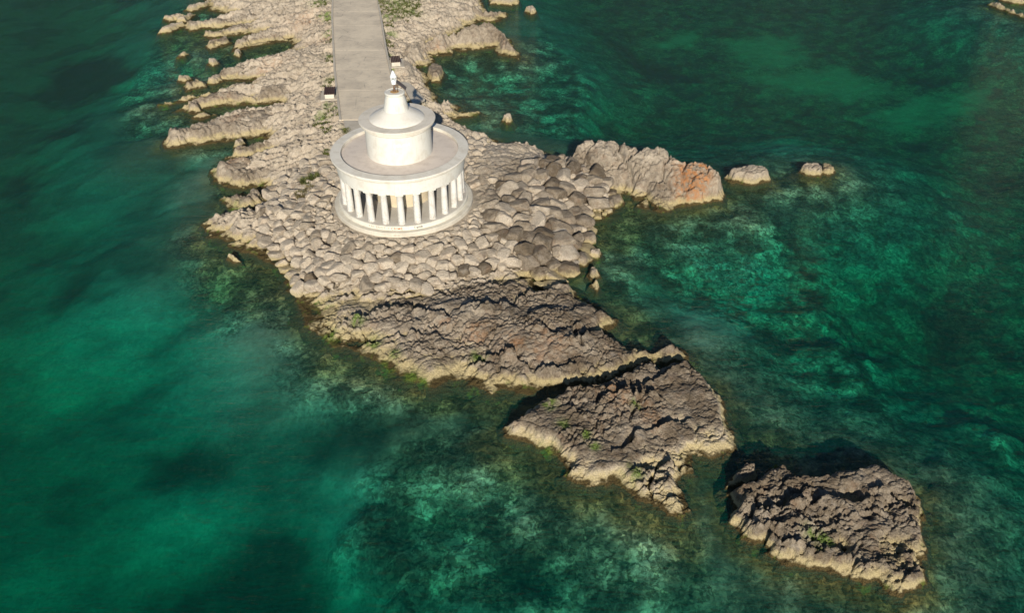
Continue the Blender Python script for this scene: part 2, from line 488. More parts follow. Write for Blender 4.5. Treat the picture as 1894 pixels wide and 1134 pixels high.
LEDGE = poly([(540, 505, .5), (560, 561), (566, 590), (577, 603), (586, 614), (620, 640), (662, 648), (696, 668), (747, 696), (754, 706), (792, 712),
    (830, 700), (868, 704), (910, 725), (931, 716), (957, 720), (980, 727), (986, 718), (999, 716), (1050, 716), (1110, 706), (1160, 690),
    (1205, 674), (1240, 672), (1270, 676), (1270, 648, .7), (1248, 628, .9), (1190, 634, 1.0), (1162, 634, 1.0), (1137, 612, 1.0), (1112, 603, .8),
    (1140, 580, .7), (1125, 566, 1.2), (1090, 536, 1.4), (1055, 508, 1.5), (1030, 512, 1.3), (1000, 528, 1.1), (985, 490, 1.3), (930, 490, 1.4),
    (850, 505, 1.4), (760, 525, 1.3), (680, 520, 1.2), (610, 515, 1.0)])
SLAB = poly([(p[0], p[1], p[2] * .45 if len(p) > 2 else 0) for p in [(933, 793), (957, 776, .5), (987, 752, .8), (1047, 720, 1.0), (1111, 705, 1.2), (1161, 688, 1.3), (1170, 672, 1.4), (1208, 662, 1.5), (1222, 682, 1.2),
    (1236, 667, 1.5), (1272, 668, 1.5), (1292, 688, 1.4), (1319, 705, 1.3), (1342, 748, 1.2), (1347, 775, 1.0), (1358, 828, .3), (1325, 853), (1282, 843),
    (1272, 871), (1258, 878), (1255, 920), (1269, 942), (1255, 955), (1222, 945), (1181, 922), (1134, 895), (1081, 895), (1044, 881),
    (1054, 865), (1027, 841), (987, 818), (940, 804)]])
ISLET = poly([(p[0], p[1], p[2] * .75 if len(p) > 2 else 0) for p in [(1344, 899, .8), (1380, 893, 1.0), (1440, 849, 1.0), (1459, 860, 1.0), (1472, 880, .8), (1500, 884, .8), (1530, 876, 1.0), (1569, 869, 1.1), (1629, 852, 1.3),
    (1659, 872, 1.2), (1707, 907, 1.0), (1714, 930, .9), (1704, 972, .7), (1708, 990, .6), (1710, 1020, .3), (1701, 1050), (1711, 1080), (1662, 1102),
    (1653, 1095), (1620, 1071), (1596, 1078), (1569, 1065), (1515, 1053), (1440, 1038), (1404, 1014), (1377, 996), (1368, 972, .2), (1357, 960, .4),
    (1362, 936, .5), (1350, 924, .7)]])
PROM = poly([(1040, 300, 1.4), (1060, 278, 2.0), (1075, 266, 2.2), (1100, 264, 2.4), (1147, 258, 2.9), (1169, 269, 2.8), (1206, 275, 2.8), (1238, 281, 2.8), (1260, 300, 2.3),
    (1282, 303, 2.2), (1304, 307, 2.1), (1327, 321, 1.9), (1337, 350, .5), (1335, 371), (1295, 377), (1262, 382), (1224, 393), (1180, 380),
    (1189, 371), (1174, 371), (1153, 354), (1140, 350, .6), (1100, 330, 1.2), (1060, 315, 1.5)])
RIDGES = [  # outline, height, label
    ([(343, 50), (352, 57), (372, 54), (400, 52), (420, 50), (447, 47), (470, 44), (500, 36), (500, 28, .8), (470, 27, .8), (440, 30, .9), (400, 37, .9), (365, 42, .8), (348, 41, .6)], 1.3, 'long straw-edged limestone ridge, highest full-length one on the far left shore'),
    ([(377, 66), (390, 71), (410, 69), (440, 62), (470, 58), (475, 53, .6), (455, 47, .7), (430, 51, .7), (400, 59, .6), (380, 61, .4)], 1.0, 'narrow low limestone ridge just below the longest far-left ridge'),
    ([(432, 95), (445, 90), (465, 86), (490, 80), (530, 76), (525, 66, .7), (480, 61, .8), (450, 69, .7), (435, 77, .6), (430, 88, .3)], 1.1, 'limestone ridge above the dark inlet on the far left shore'),
    ([(380, 86), (392, 91), (403, 88), (424, 82), (427, 73, .6), (412, 71, .6), (388, 77, .6)], .9, 'two-lobed pale rock at the seaward tip of the inlet ridge'),
    ([(386, 150), (400, 154), (412, 150), (430, 148), (460, 146), (482, 147), (490, 138), (540, 128), (600, 110), (600, 97, 1.5), (545, 101, 1.2), (505, 111, 1.2), (470, 117, 1.2), (440, 123, 1.0), (410, 133, .8)], 1.7, 'broad limestone ridge running from the path edge below the dark inlet'),
    ([(340, 160), (348, 168), (365, 164), (379, 161), (380, 152, .6), (365, 149, .6), (350, 153, .5)], .8, 'short pale rock standing alone in the left shallows'),
    ([(295, 194), (310, 195), (330, 190), (350, 186), (370, 181), (400, 178), (440, 176), (446, 171, .5), (410, 170, .6), (380, 171, .6), (345, 178, .5), (310, 187, .4)], .8, 'thin straw-coloured ridge reaching far out in the left shallows'),
    ([(325, 206), (340, 204), (358, 211), (373, 208), (378, 201), (400, 200), (424, 194), (440, 194), (475, 192), (480, 180, 1.0), (455, 175, 1.0), (420, 172, 1.0), (395, 174, 1.0), (378, 186, .8), (362, 187, .7), (345, 194, .5)], 1.3, 'humped rust-stained ridge with a split face, left of the path bench'),
    ([(475, 193), (500, 191), (530, 188), (560, 180), (600, 168), (600, 152, 1.7), (550, 158, 1.5), (510, 163, 1.4), (480, 171, 1.2)], 1.9, 'rough grey ridge joining the left path bench to the shore'),
    ([(358, 218), (372, 221), (392, 216), (395, 208, .5), (378, 208, .5)], .6, 'small flat pale rock below the humped ridge'),
    ([(305, 262), (306, 272), (330, 274), (345, 270), (370, 268), (400, 263), (420, 257), (440, 260), (470, 254), (500, 248), (530, 242), (565, 236), (605, 225), (605, 203, 1.9), (560, 207, 1.8), (513, 203, 1.7), (483, 201, 1.7), (450, 206, 1.6), (426, 215, 1.5), (413, 226, 1.1), (407, 219, 1.5), (375, 226, 1.4), (350, 236, 1.3), (306, 242, 1.2)], 2.0, 'largest dark jagged ridge jutting left into the sea from the headland'),
    ([(418, 292), (421, 298), (440, 294), (470, 288), (500, 281), (540, 272), (540, 255, 1.2), (510, 258, 1.0), (488, 268, .7), (470, 266, .8), (445, 273, .7), (425, 285, .4)], 1.1, 'smooth brown ridge just under the largest jagged ridge'),
    ([(392, 315), (398, 333), (410, 340), (430, 346), (450, 349), (475, 345), (500, 340), (530, 333), (545, 315, 1.5), (510, 297, 1.5), (470, 294, 1.4), (440, 297, 1.2), (415, 305, .9)], 1.8, 'thick grey ridge with a straw base, left of the boulders'),
    ([(413, 368), (425, 385), (445, 389), (470, 385), (490, 378), (490, 352, 1.0), (470, 350, .9), (450, 361, .7), (425, 364, .5)], 1.1, 'cracked low ridge beside the boulders, with mossy foot'),
]
TONGUE = poly([(722, 90, 1.6), (740, 118, 1.0), (772, 128), (801, 114), (798, 103), (833, 102), (838, 92), (854, 94), (913, 88), (922, 100), (960, 109), (965, 104), (948, 85, .4), (944, 62, 1.0),
    (930, 51, 1.3), (900, 44, 1.5), (850, 50, 1.6), (800, 62, 1.7), (750, 75, 1.7)])
TONGUE2 = poly([(728, 52, 1.3), (750, 58, 1.0), (800, 48, .8), (850, 36, .4), (880, 38), (917, 41), (939, 30), (936, 18, .5), (905, 16, 1.2), (880, 8, 1.4), (830, 14, 1.5), (770, 30, 1.5)])
BACK = poly([(790, 163), (792, 176), (806, 190), (815, 205), (830, 219), (860, 217), (884, 212), (886, 204, .3), (862, 200, .8), (846, 196, 1.0), (843, 180, 1.1), (826, 180, 1.1), (812, 186, 1.0), (804, 167, .9)])

# scarps: cracks where the near bed stands proud of the far one
SCARPS = [poly(p) for p in (
    [(640, 592, .8), (700, 574, .9), (760, 562, 1), (790, 582, .9), (830, 590, .9), (868, 573, 1), (888, 572, 1), (905, 570, 1)],
    [(905, 570, 1.1), (950, 556, 1.2), (990, 528, 1.3), (1018, 520, 1.3), (1050, 508, 1.4)],
    [(1000, 612, 1), (1030, 625, 1), (1050, 612, 1), (1065, 630, 1), (1100, 615, 1), (1140, 604, 1)],
    [(868, 680, .6), (890, 668, .8), (915, 660, .9), (945, 660, .8), (962, 678, .5)],
    [(590, 660, .3), (640, 640, .4), (700, 628, .6), (750, 622, .7), (800, 610, .8)],
    [(1005, 690, .4), (1040, 678, .7), (1075, 690, .6)])]
SLAB_SCARPS = [poly(p) for p in (
    [(1158, 822, 1), (1190, 800, 1.1), (1225, 785, 1.1), (1258, 776, 1.1)],
    [(1190, 705, 1.2), (1222, 690, 1.3), (1255, 672, 1.4)],
    [(1204, 872, .3), (1225, 862, .6), (1250, 868, .5)],
    [(1120, 735, 1.2), (1160, 722, 1.2), (1200, 730, 1.2)])]
ISLET_SCARPS = [poly(p) for p in (
    [(1380, 965, .7), (1430, 945, .8), (1500, 930, .9)],
    [(1565, 925, 1), (1590, 925, 1)], 
    [(1420, 1005, .4), (1460, 1010, .5)], [(1640, 915, 1), (1670, 928, 1)])]

STRIKE = math.radians(24)
def uv(x, y, a=STRIKE):
    return x * math.cos(a) + y * math.sin(a), -x * math.sin(a) + y * math.cos(a)
def saw(x, y, lam, seed, ang=STRIKE, warp=1.0, drop=0.12):
    """beds that rise away from the sea and break off in a short scarp"""
    u, v = uv(x, y, ang)
    f1, f2, cid, _, _ = worley(u / (lam * 2.6), v / (lam * 1.3), seed)
    ph = v / lam + warp * fbm(u / (lam * 2.2), v / (lam * 1.6), 3, seed + 5) + cid * 0.8
    s = ph - np.floor(ph)
    t = np.where(s < 1 - drop, s / (1 - drop), (1 - s) / drop)
    return t * (0.55 + 0.9 * hash2(np.floor(ph), np.floor(cid * 999), seed))
def crack(x, y, size, seed, ang=STRIKE, stretch=2.0, wid=0.09):
    u, v = uv(x, y, ang)
    u, v = u + .4 * size * fbm(u / size, v / size, 3, seed + 3), v + .4 * size * fbm(u / size + 7, v / size, 3, seed + 4)
    f1, f2, cid, cx, cy = worley(u / (size * stretch), v / size, seed)
    return 1 - sstep(0.0, wid, f2 - f1), cid, cx, cy
def karst(x, y, k=1.0, pits=0.0):
    m = sstep(-0.3, 0.4, fbm(x / 2.6, y / 2.0, 2, 41))
    c1, id1, cx1, cy1 = crack(x, y, 1.25, 31, STRIKE, 2.2, .10)
    c2, id2, cx2, cy2 = crack(x, y, .48, 33, STRIKE - .3, 1.7, .16)
    t = 0.12 * saw(x, y, 1.7, 3, warp=1.3, drop=.06) + 0.13 * saw(x, y, 0.66, 7, STRIKE - 0.15, 1.3, 0.08) * (.35 + m) + 0.07 * saw(x, y, 0.27, 9, STRIKE + 0.2, 1.5, 0.22)
    t = t - .26 * c1 - .14 * c2 * (1.3 - m) + .20 * (id1 - .5) + .07 * (id2 - .5) * (.4 + m) + .16 * cy1 * (id1 - .2) + .06 * cy2
    t = t + 0.09 * fbm(x / 1.5, y / 1.1, 4, 51) + 0.05 * fbm(x / 0.3, y / 0.3, 3, 57)
    if pits:
        p1 = worley(x / .55 + .4 * fbm(x, y, 2, 5), y / .36, 35); p2 = worley(x / 1.3, y / .8 + .5 * fbm(x / 2, y / 2, 2, 6), 37)
        t = t - pits * (.24 * sstep(.42, .1, p1[0]) * (p1[2] > .45) + .38 * sstep(.36, .08, p2[0]) * (p2[2] > .5))
    m2 = .25 + .9 * sstep(-.35, .35, fbm(x / 4.5 + 3, y / 3.2, 3, 59))
    return k * (t - .16) * m2
def blocks(x, y, size, seed, ang=STRIKE, stretch=1.6):
    u, v = uv(x, y, ang)
    wu, wv = u + 0.35 * size * fbm(u / size, v / size, 2, seed), v + 0.35 * size * fbm(u / size + 9, v / size, 2, seed + 1)
    f1, f2, cid, cx, cy = worley(wu / (size * stretch), wv / size, seed)
    crack = sstep(0.0, 0.16, f2 - f1)
    tilt = (cid - 0.5) * 0.8 * cx + (np.modf(cid * 37)[0] - 0.1) * 0.7 * cy
    return (cid - 0.5) * 0.55 + tilt - 0.55 * (1 - crack) - 0.25 * f1 * f1
def rough(x, y, k=1.0):
    u, v = uv(x, y)
    rd = 1 - np.abs(fbm(u / 5.5, v / 1.5, 4, 61)) * 2.2
    c1 = crack(x, y, .8, 77, STRIKE, 2.4, .12)[0]
    t = 0.75 * rd + 0.34 * blocks(x, y, 1.1, 71, STRIKE, 2.2) + 0.10 * blocks(x, y, 0.42, 73, STRIKE + 0.2, 1.8) + 0.26 * fbm(u / 1.2, v / 0.7, 5, 75) + .18 * saw(x, y, .7, 79, warp=1.4, drop=.08) - .14 * c1
    return k * (t - 0.3)

def terrain(name, P, step, hfun, detail, label=None, cat=None, group=None, kind=None, patina=0.5, rust=0.0, moss=(), scarps=(), rusts=(), edge=0.5, skirt=0.9, jag=0.3, ystep=None, holes=()):
    lo, hi = P.min(0) - 1.6, P.max(0) + 1.6
    xs = np.arange(lo[0], hi[0], step)
    ys = np.arange(lo[1], hi[1], step) if ystep is None else ystep(lo[1], hi[1])
    GX, GY = np.meshgrid(xs, ys)
    ids = np.arange(GX.size).reshape(GX.shape)
    GX = GX + (hash2(ids, np.zeros_like(GX), 3) - .5) * step * .5
    GY = GY + (hash2(ids, np.zeros_like(GX), 4) - .5) * step * .5
    D0 = sdf(P, GX, GY)
    sel = D0 > -1.5
    X, Y = GX[sel], GY[sel]
    d = D0[sel] + jag * fbm(X / 1.7, Y / 1.7, 4, 91) + 0.35 * jag * fbm(X / .45, Y / .45, 3, 95)
    t = sstep(-0.05, edge, d)
    H = hfun(X, Y, d)
    det = detail(X, Y)
    Z = np.where(d > 0, 0.12 + (H - 0.12) * t + det * (0.25 + 0.75 * t), 0.12 + det * 0.25 + d * skirt)
    for L in scarps:
        ds, side = linedist(L, X + .55 * fbm(X / 1.3, Y / 1.3, 4, 101), Y + .55 * fbm(X / 1.3 + 5, Y / 1.3, 4, 102))
        brk = .35 + .9 * sstep(-.25, .25, fbm(X / 1.1, Y / 1.1, 3, 106))
        Z = Z + np.where(side < 0, 0.34 * np.exp(-np.abs(ds) / 1.3), -0.75 * np.exp(-(ds / 0.5) ** 2)) * t * sstep(3.5, 2.2, ds) * brk
    for hx, hy, hr, hd in holes:
        Z = Z - hd * np.exp(-(((X - hx) ** 2 + (Y - hy) ** 2) / hr ** 2) ** 2)
    tint = np.zeros(X.shape + (3,))
    tint[..., 0] = patina(X, Y, Z) if callable(patina) else patina
    tint[..., 1] = rust
    rk = 1.25 if name == 'rock_promontory' else 0.3
    for mx, my, mr in moss:
        tint[..., 2] = np.maximum(tint[..., 2], np.exp(-((X - mx) ** 2 + (Y - my) ** 2) / mr ** 2) * 2.0 * (0.5 + fbm(X / .6, Y / .6, 3, 103)))
    for mx, my, mr in rusts:
        tint[..., 1] = np.maximum(tint[..., 1], np.exp(-((X - mx) ** 2 + (Y - my) ** 2) / mr ** 2) * rk * (.75 + fbm(X / .9, Y / .9, 3, 105)))
    GZ = np.full(GX.shape, -9.0); GZ[sel] = Z
    GT = np.zeros(GX.shape + (3,)); GT[sel] = np.clip(tint, 0, 1)
    kp = np.zeros(GX.shape, bool); kp[sel] = (Z > -1.1) & (d > -1.3)
    o = grid_mesh(name, GX, GY, GZ, kp, ROCK, GT)
    tag(o, label, cat, group, kind)
    return o

# ------------------------------------------------------------------ path plan
PATH_L = [(600, -60, 2.5), (617, 0, 2.5), (616, 30, 2.5), (618, 75, 2.5), (621, 127, 2.5), (625, 165, 2.5), (632, 222, 2.5)]
PATH_R = [(690, -60, 2.5), (697, 0, 2.5), (704, 40, 2.5), (711, 85, 2.5), (718, 120, 2.5), (727, 160, 2.5), (742, 225, 2.5)]
pl, pr_ = poly(PATH_L), poly(PATH_R)
PATH_POLY = np.concatenate([pl, pr_[::-1]])
LANDING = poly([(634, 218, 2.45), (640, 245, 2.45), (668, 258, 2.45), (700, 250, 2.45), (742, 226, 2.45)])
BENCHES = [W(610, 182, 2.45), W(733, 122, 2.45)]

def head_height(x, y, d=None):
    if d is None: d = sdf(HEAD, x, y)
    h = 2.35 * (1 - np.exp(-np.maximum(d, 0) / 3.4))
    r = np.hypot(x, y)
    near = sstep(10.0, 6.2, r)
    return h * (1 - near) + near * np.maximum(h, 2.28)
def flat_mask(x, y):
    """1 where the ground was levelled: lighthouse, path, landing, bench pads"""
    r = np.hypot(x, y)
    m = sstep(6.9, 6.2, r)
    m = np.maximum(m, sstep(-0.6, 0.1, sdf(PATH_POLY, x, y)))
    m = np.maximum(m, sstep(-0.5, 0.1, sdf(LANDING, x, y)))
    for bx, by, _ in BENCHES:
        m = np.maximum(m, sstep(2.2, 1.4, np.hypot(x - bx, y - by - 1.0)))
    return m
APRON = poly([(655, 250, 2), (600, 285, 2), (545, 310, 1.5), (500, 345, 1), (480, 385, .6), (470, 425, .6), (500, 470, .5), (535, 505, .3), (545, 545, .2), (600, 540, .8), (650, 528, 1),
    (720, 530, 1.2), (790, 530, 1.2), (850, 508, 1.3), (920, 492, 1.3), (985, 492, 1.2), (1005, 525, .9), (1040, 512, .8), (1072, 500, .2), (1090, 470), (1098, 436), (1084, 408),
    (1124, 402), (1138, 385), (1143, 365, .2), (1125, 335, .8), (1060, 305, 1.2), (1020, 285, 1.2), (960, 262, 1.6), (900, 250, 1.8), (860, 232, 1.8)])
GREYZONE = poly([(945, 300, 2), (905, 360, 2), (900, 420, 1.8), (960, 450, 1.4), (985, 495, 1.2), (1020, 530, .8), (1080, 505), (1110, 440), (1150, 400), (1160, 340, .5), (1090, 290, 1.2), (1000, 300, 1.5)])
BEDROCK = [poly([(900, 256, 2), (950, 256, 2), (1000, 264, 1.8), (1020, 285, 1.6), (965, 318, 1.8), (930, 350, 2), (900, 330, 2), (890, 290, 2)]), poly([(874, 352, 2.2), (905, 342, 2.2), (922, 352, 2.1), (926, 378, 2), (890, 392, 2.1), (872, 385, 2.2)])]
def head_detail(x, y):
    fm = flat_mask(x, y)
    ap = sstep(-1.0, 1.0, sdf(APRON, x, y)) * sstep(6.0, 6.6, np.hypot(x, y))
    stones = 0.40 * blocks(x, y, 0.62, 111, 0.3, 1.15) + 0.16 * blocks(x, y, 0.3, 117, 0.9, 1.1) + 0.08 * fbm(x / .4, y / .4, 3, 119) - .30
    bd = sstep(-.6, .3, np.maximum(sdf(BEDROCK[0], x, y), sdf(BEDROCK[1], x, y)))
    slabby = .3 * blocks(x, y, 2.0, 121, .3, 1.4) + .14 * blocks(x, y, .7, 123, .6, 1.3) + .16 * fbm(x / 1.2, y / 1.0, 5, 125) + .35
    ap = ap * (1 - bd)
    return (rough(x, y, 0.95) * (1 - ap) * (1 - bd) + stones * ap + slabby * bd) * (1 - fm) + fm * (0.02 * fbm(x / .6, y / .6, 3, 5))
def head_h2(x, y, d):
    fm = flat_mask(x, y)
    return head_height(x, y, d) * (1 - fm) + fm * 2.38
def head_patina(x, y, z):
    g = sstep(-2.0, 1.5, sdf(GREYZONE, x, y))
    return 0.14 + 0.16 * fbm(x / 5, y / 3, 3, 131) + 0.5 * g + 0.2 * sstep(1.2, .4, z)
def ysteps(lo, hi):
    out, y = [], lo
    while y < hi:
        out.append(y); y += 0.085 + 0.0014 * max(0, y)
    return np.array(out)
terrain('headland', HEAD, 0.1, head_h2, head_detail, kind='structure', patina=head_patina, ystep=ysteps, edge=0.9, skirt=0.6,
        moss=[(*W(px, py, 2)[:2], r) for px, py, r in ((612, 150, .7), (606, 200, .5), (622, 205, .5), (560, 330, 1.0), (575, 370, .7), (640, 245, .6), (752, 190, .8), (775, 180, .7), (610, 110, .7), (612, 60, .9), (608, 35, .8), (740, 0, 2.5), (755, 25, 1.5), (718, 60, 1.0), (715, 100, .8), (690, -20, 2.0), (735, 15, 2), (720, 35, 1.2), (590, 10, 1.2), (700, 480, .3), (585, 545, .8), (600, 30, 1), (595, 215, .8), (725, 130, .5))],
        rusts=[(*W(px, py, 1.5)[:2], r) for px, py, r in ((560, 40, 3), (600, 75, 2), (500, 120, 2))])

# ledges in front of the boulders
def ledge_h(x, y, d):
    u, v = uv(x, y)
    return 0.55 + 0.75 * sstep(0, 5, d) + 0.035 * (x - 5) + 0.25 * fbm(x / 4, y / 3, 2, 141)
terrain('rock_ledge', LEDGE, 0.065, ledge_h, lambda x, y: karst(x, y, 1.0) + .16 * blocks(x, y, 2.2, 143), 'broad cracked limestone ledges between the boulders and the sea', 'rock ledge',
        patina=lambda x, y, z: 0.46 + 0.02 * (x + 4) + 0.3 * fbm(x / 2.5, y / 2, 3, 145), scarps=SCARPS, edge=1.0, jag=0.5, skirt=0.5,
        moss=[(*W(px, py, .5)[:2], r) for px, py, r in ((590, 548, .7), (665, 600, .5), (610, 618, .6), (690, 632, .6), (710, 672, .6), (760, 690, .5), (780, 700, .4), (730, 655, .4), (885, 665, .5))],
        rusts=[(*W(px, py, 1)[:2], r) for px, py, r in ((950, 640, 1.2), (1020, 640, 1.2), (880, 620, 1), (820, 600, .8), (1000, 655, .8))])
# big slab and outer islet
def slab_h(x, y, d):
    u, v = uv(x, y, math.radians(28))
    P = SLAB; _, pv = uv(P[:, 0], P[:, 1], math.radians(28))
    return 0.42 + 0.66 * sstep(pv.min() + 1, pv.max() - 2.5, v) + 0.2 * fbm(x / 3, y / 3, 2, 151)
terrain('rock_slab', SLAB, 0.055, slab_h, lambda x, y: karst(x, y, 1.05), 'large brown tilted rock slab between the ledges and the outer islet', 'rock slab',
        patina=lambda x, y, z: 0.86 + 0.2 * fbm(x / 2.5, y / 2, 3, 153) - 0.8 * sstep(.85, .4, z), scarps=SLAB_SCARPS, edge=0.8, jag=0.4,
        moss=[(*W(px, py, .6)[:2], r) for px, py, r in ((1016, 757, .45), (1042, 793, .4), (1010, 822, .4), (1172, 875, .5), (1100, 832, .3), (1085, 812, .3), (1175, 760, .3))],
        rusts=[(*W(px, py, 1.2)[:2], r) for px, py, r in ((1140, 725, 1.0), (1215, 770, .9), (1150, 745, .8), (1190, 750, .7))])
def islet_h(x, y, d):
    u, v = uv(x, y, math.radians(20))
    P = ISLET; _, pv = uv(P[:, 0], P[:, 1], math.radians(20))
    return 0.72 + 0.5 * sstep(pv.min() + .5, pv.max() - 2, v) + 0.2 * fbm(x / 2.4, y / 2.0, 2, 161)
terrain('rock_islet', ISLET, 0.05, islet_h, lambda x, y: karst(x, y, 1.0, .8) + .12 * blocks(x, y, 1.2, 163, .5), 'pitted grey-brown islet standing alone at the lower right', 'islet',
        patina=lambda x, y, z: 0.82 + 0.2 * fbm(x / 2, y / 1.6, 3, 165) - 0.5 * sstep(.55, .2, z), scarps=ISLET_SCARPS, edge=0.55, jag=0.4,
        moss=[(*W(1500, 991, .8)[:2], .42), (*W(1518, 998, .8)[:2], .42), (*W(1535, 1005, .8)[:2], .3), (*W(1510, 1028, .3)[:2], .2)],
        holes=[(*W(1580, 918, .9)[:2], .55, .55), (*W(1600, 950, .8)[:2], .5, .4), (*W(1650, 945, .8)[:2], .6, .4), (*W(1420, 1000, .4)[:2], .5, .35), (*W(1645, 1010, .5)[:2], .7, .25), (*W(1560, 1015, .5)[:2], .45, .45)])
# promontory on the right
def prom_h(x, y, d):
    P = PROM; a = math.radians(-26)
    u, v = uv(x, y, a); pu, pv = uv(P[:, 0], P[:, 1], a)
    return 0.5 + (2.9 - 0.9 * sstep(pu.min() + 8, pu.max(), u)) * sstep(pv.min() + .3, pv.max() - 1.6, v) - .2
terrain('rock_promontory', PROM, 0.08, prom_h, lambda x, y: 0.75 * blocks(x, y, 2.6, 171, math.radians(62), 1.5) + 0.10 * blocks(x, y, .7, 173) + .45 * karst(x, y) - .3 * crack(x, y, 1.5, 172, math.radians(70), 2.2, .07)[0] + 0.16 * fbm(x / .8, y / .8, 5, 175) + .16 * saw(x, y, 1.0, 177, math.radians(-22), 1.2) - .05,
        'high cracked rock promontory with orange scar, right of the lighthouse', 'rock', patina=lambda x, y, z: 0.58 + 0.25 * fbm(x / 3, y / 3, 3, 179) - .25 * sstep(2.2, 3, z), edge=0.7, jag=0.35,
        rusts=[(*W(px, py, 1.0)[:2], r) for px, py, r in ((1272, 340, 1.3), (1285, 350, 1.3), (1265, 350, .9), (1295, 335, 1.0), (1270, 362, .9))] * 2)
# ridges of the left shore
for i, (pts, hm, lab) in enumerate(RIDGES):
    P = poly([(p[0], p[1], p[2] * .6 if len(p) > 2 else 0) for p in pts]); hm *= .68
    def rh(x, y, d, P=P, hm=hm, i=i):
        u, v = uv(x, y); pu, pv = uv(P[:, 0], P[:, 1])
        w = max(pv.max() - pv.min(), 1)
        return 0.2 + hm * sstep(0.0, 0.2 * w, d) * (0.85 + 0.35 * fbm(u / 2.5, v / 2, 3, 181 + i)) + .10 * (v - pv.mean())
    terrain('rock_ridge', P, 0.1, rh, lambda x, y: 0.75 * karst(x, y, 1.0) + .30 * blocks(x, y, 1.0, 185, STRIKE + 1.2, 1.2) + .08, lab, 'rock ridge', 'limestone ridges along the left shore',
            patina=lambda x, y, z: 0.62 + 0.3 * fbm(x / 3, y / 2, 3, 187) - .5 * sstep(.6, .2, z) - .3 * sstep(-17, -11, x), edge=0.6, jag=0.45,
            rusts=[(*W(px, py, 1)[:2], r) for px, py, r in ((410, 185, 1.4), (430, 222, 1.2), (440, 300, 1.0))], moss=[(*W(px, py, .2)[:2], r) for px, py, r in ((440, 262, .6), (300, 195, .5), (435, 385, .5), (330, 197, .4))])
# tongues right of the path
def tongue_h(hm):
    return lambda x, y, d: 0.3 + hm * sstep(0, 2.6, d)
TD = lambda x, y: 0.5 * blocks(x, y, 1.8, 191, math.radians(35)) + .16 * blocks(x, y, .6, 193) + .25 * fbm(x / 1.0, y / .9, 5, 195) + .2 * saw(x, y, 1.2, 197, math.radians(35))
terrain('rock_tongue', TONGUE, 0.1, tongue_h(2.0), TD, 'long weathered rock tongue reaching right from the path bench into the bay', 'rock', patina=lambda x, y, z: .3 + .03 * (x + 5) + .2 * fbm(x / 3, y / 3, 3, 199), edge=.8, jag=.5,
        rusts=[(*W(px, py, 1)[:2], r) for px, py, r in ((815, 88, 1.6), (890, 80, 1.0), (780, 120, .8), (940, 80, .8))])
terrain('rock_tongue', TONGUE2, 0.12, tongue_h(1.8), TD, 'farther grey rock tongue at the top right of the path', 'rock', patina=lambda x, y, z: .35 + .03 * (x + 5) + .2 * fbm(x / 3, y / 3, 3, 199), edge=.8, jag=.5,
        rusts=[(*W(px, py, 1)[:2], r) for px, py, r in ((760, 52, 1.6), (930, 35, 1.0))])
terrain('shore_rock', BACK, 0.09, tongue_h(1.1), TD, 'brown shore rock in the lighthouse shadow behind it', 'rock', patina=.5, edge=.7, jag=.3)

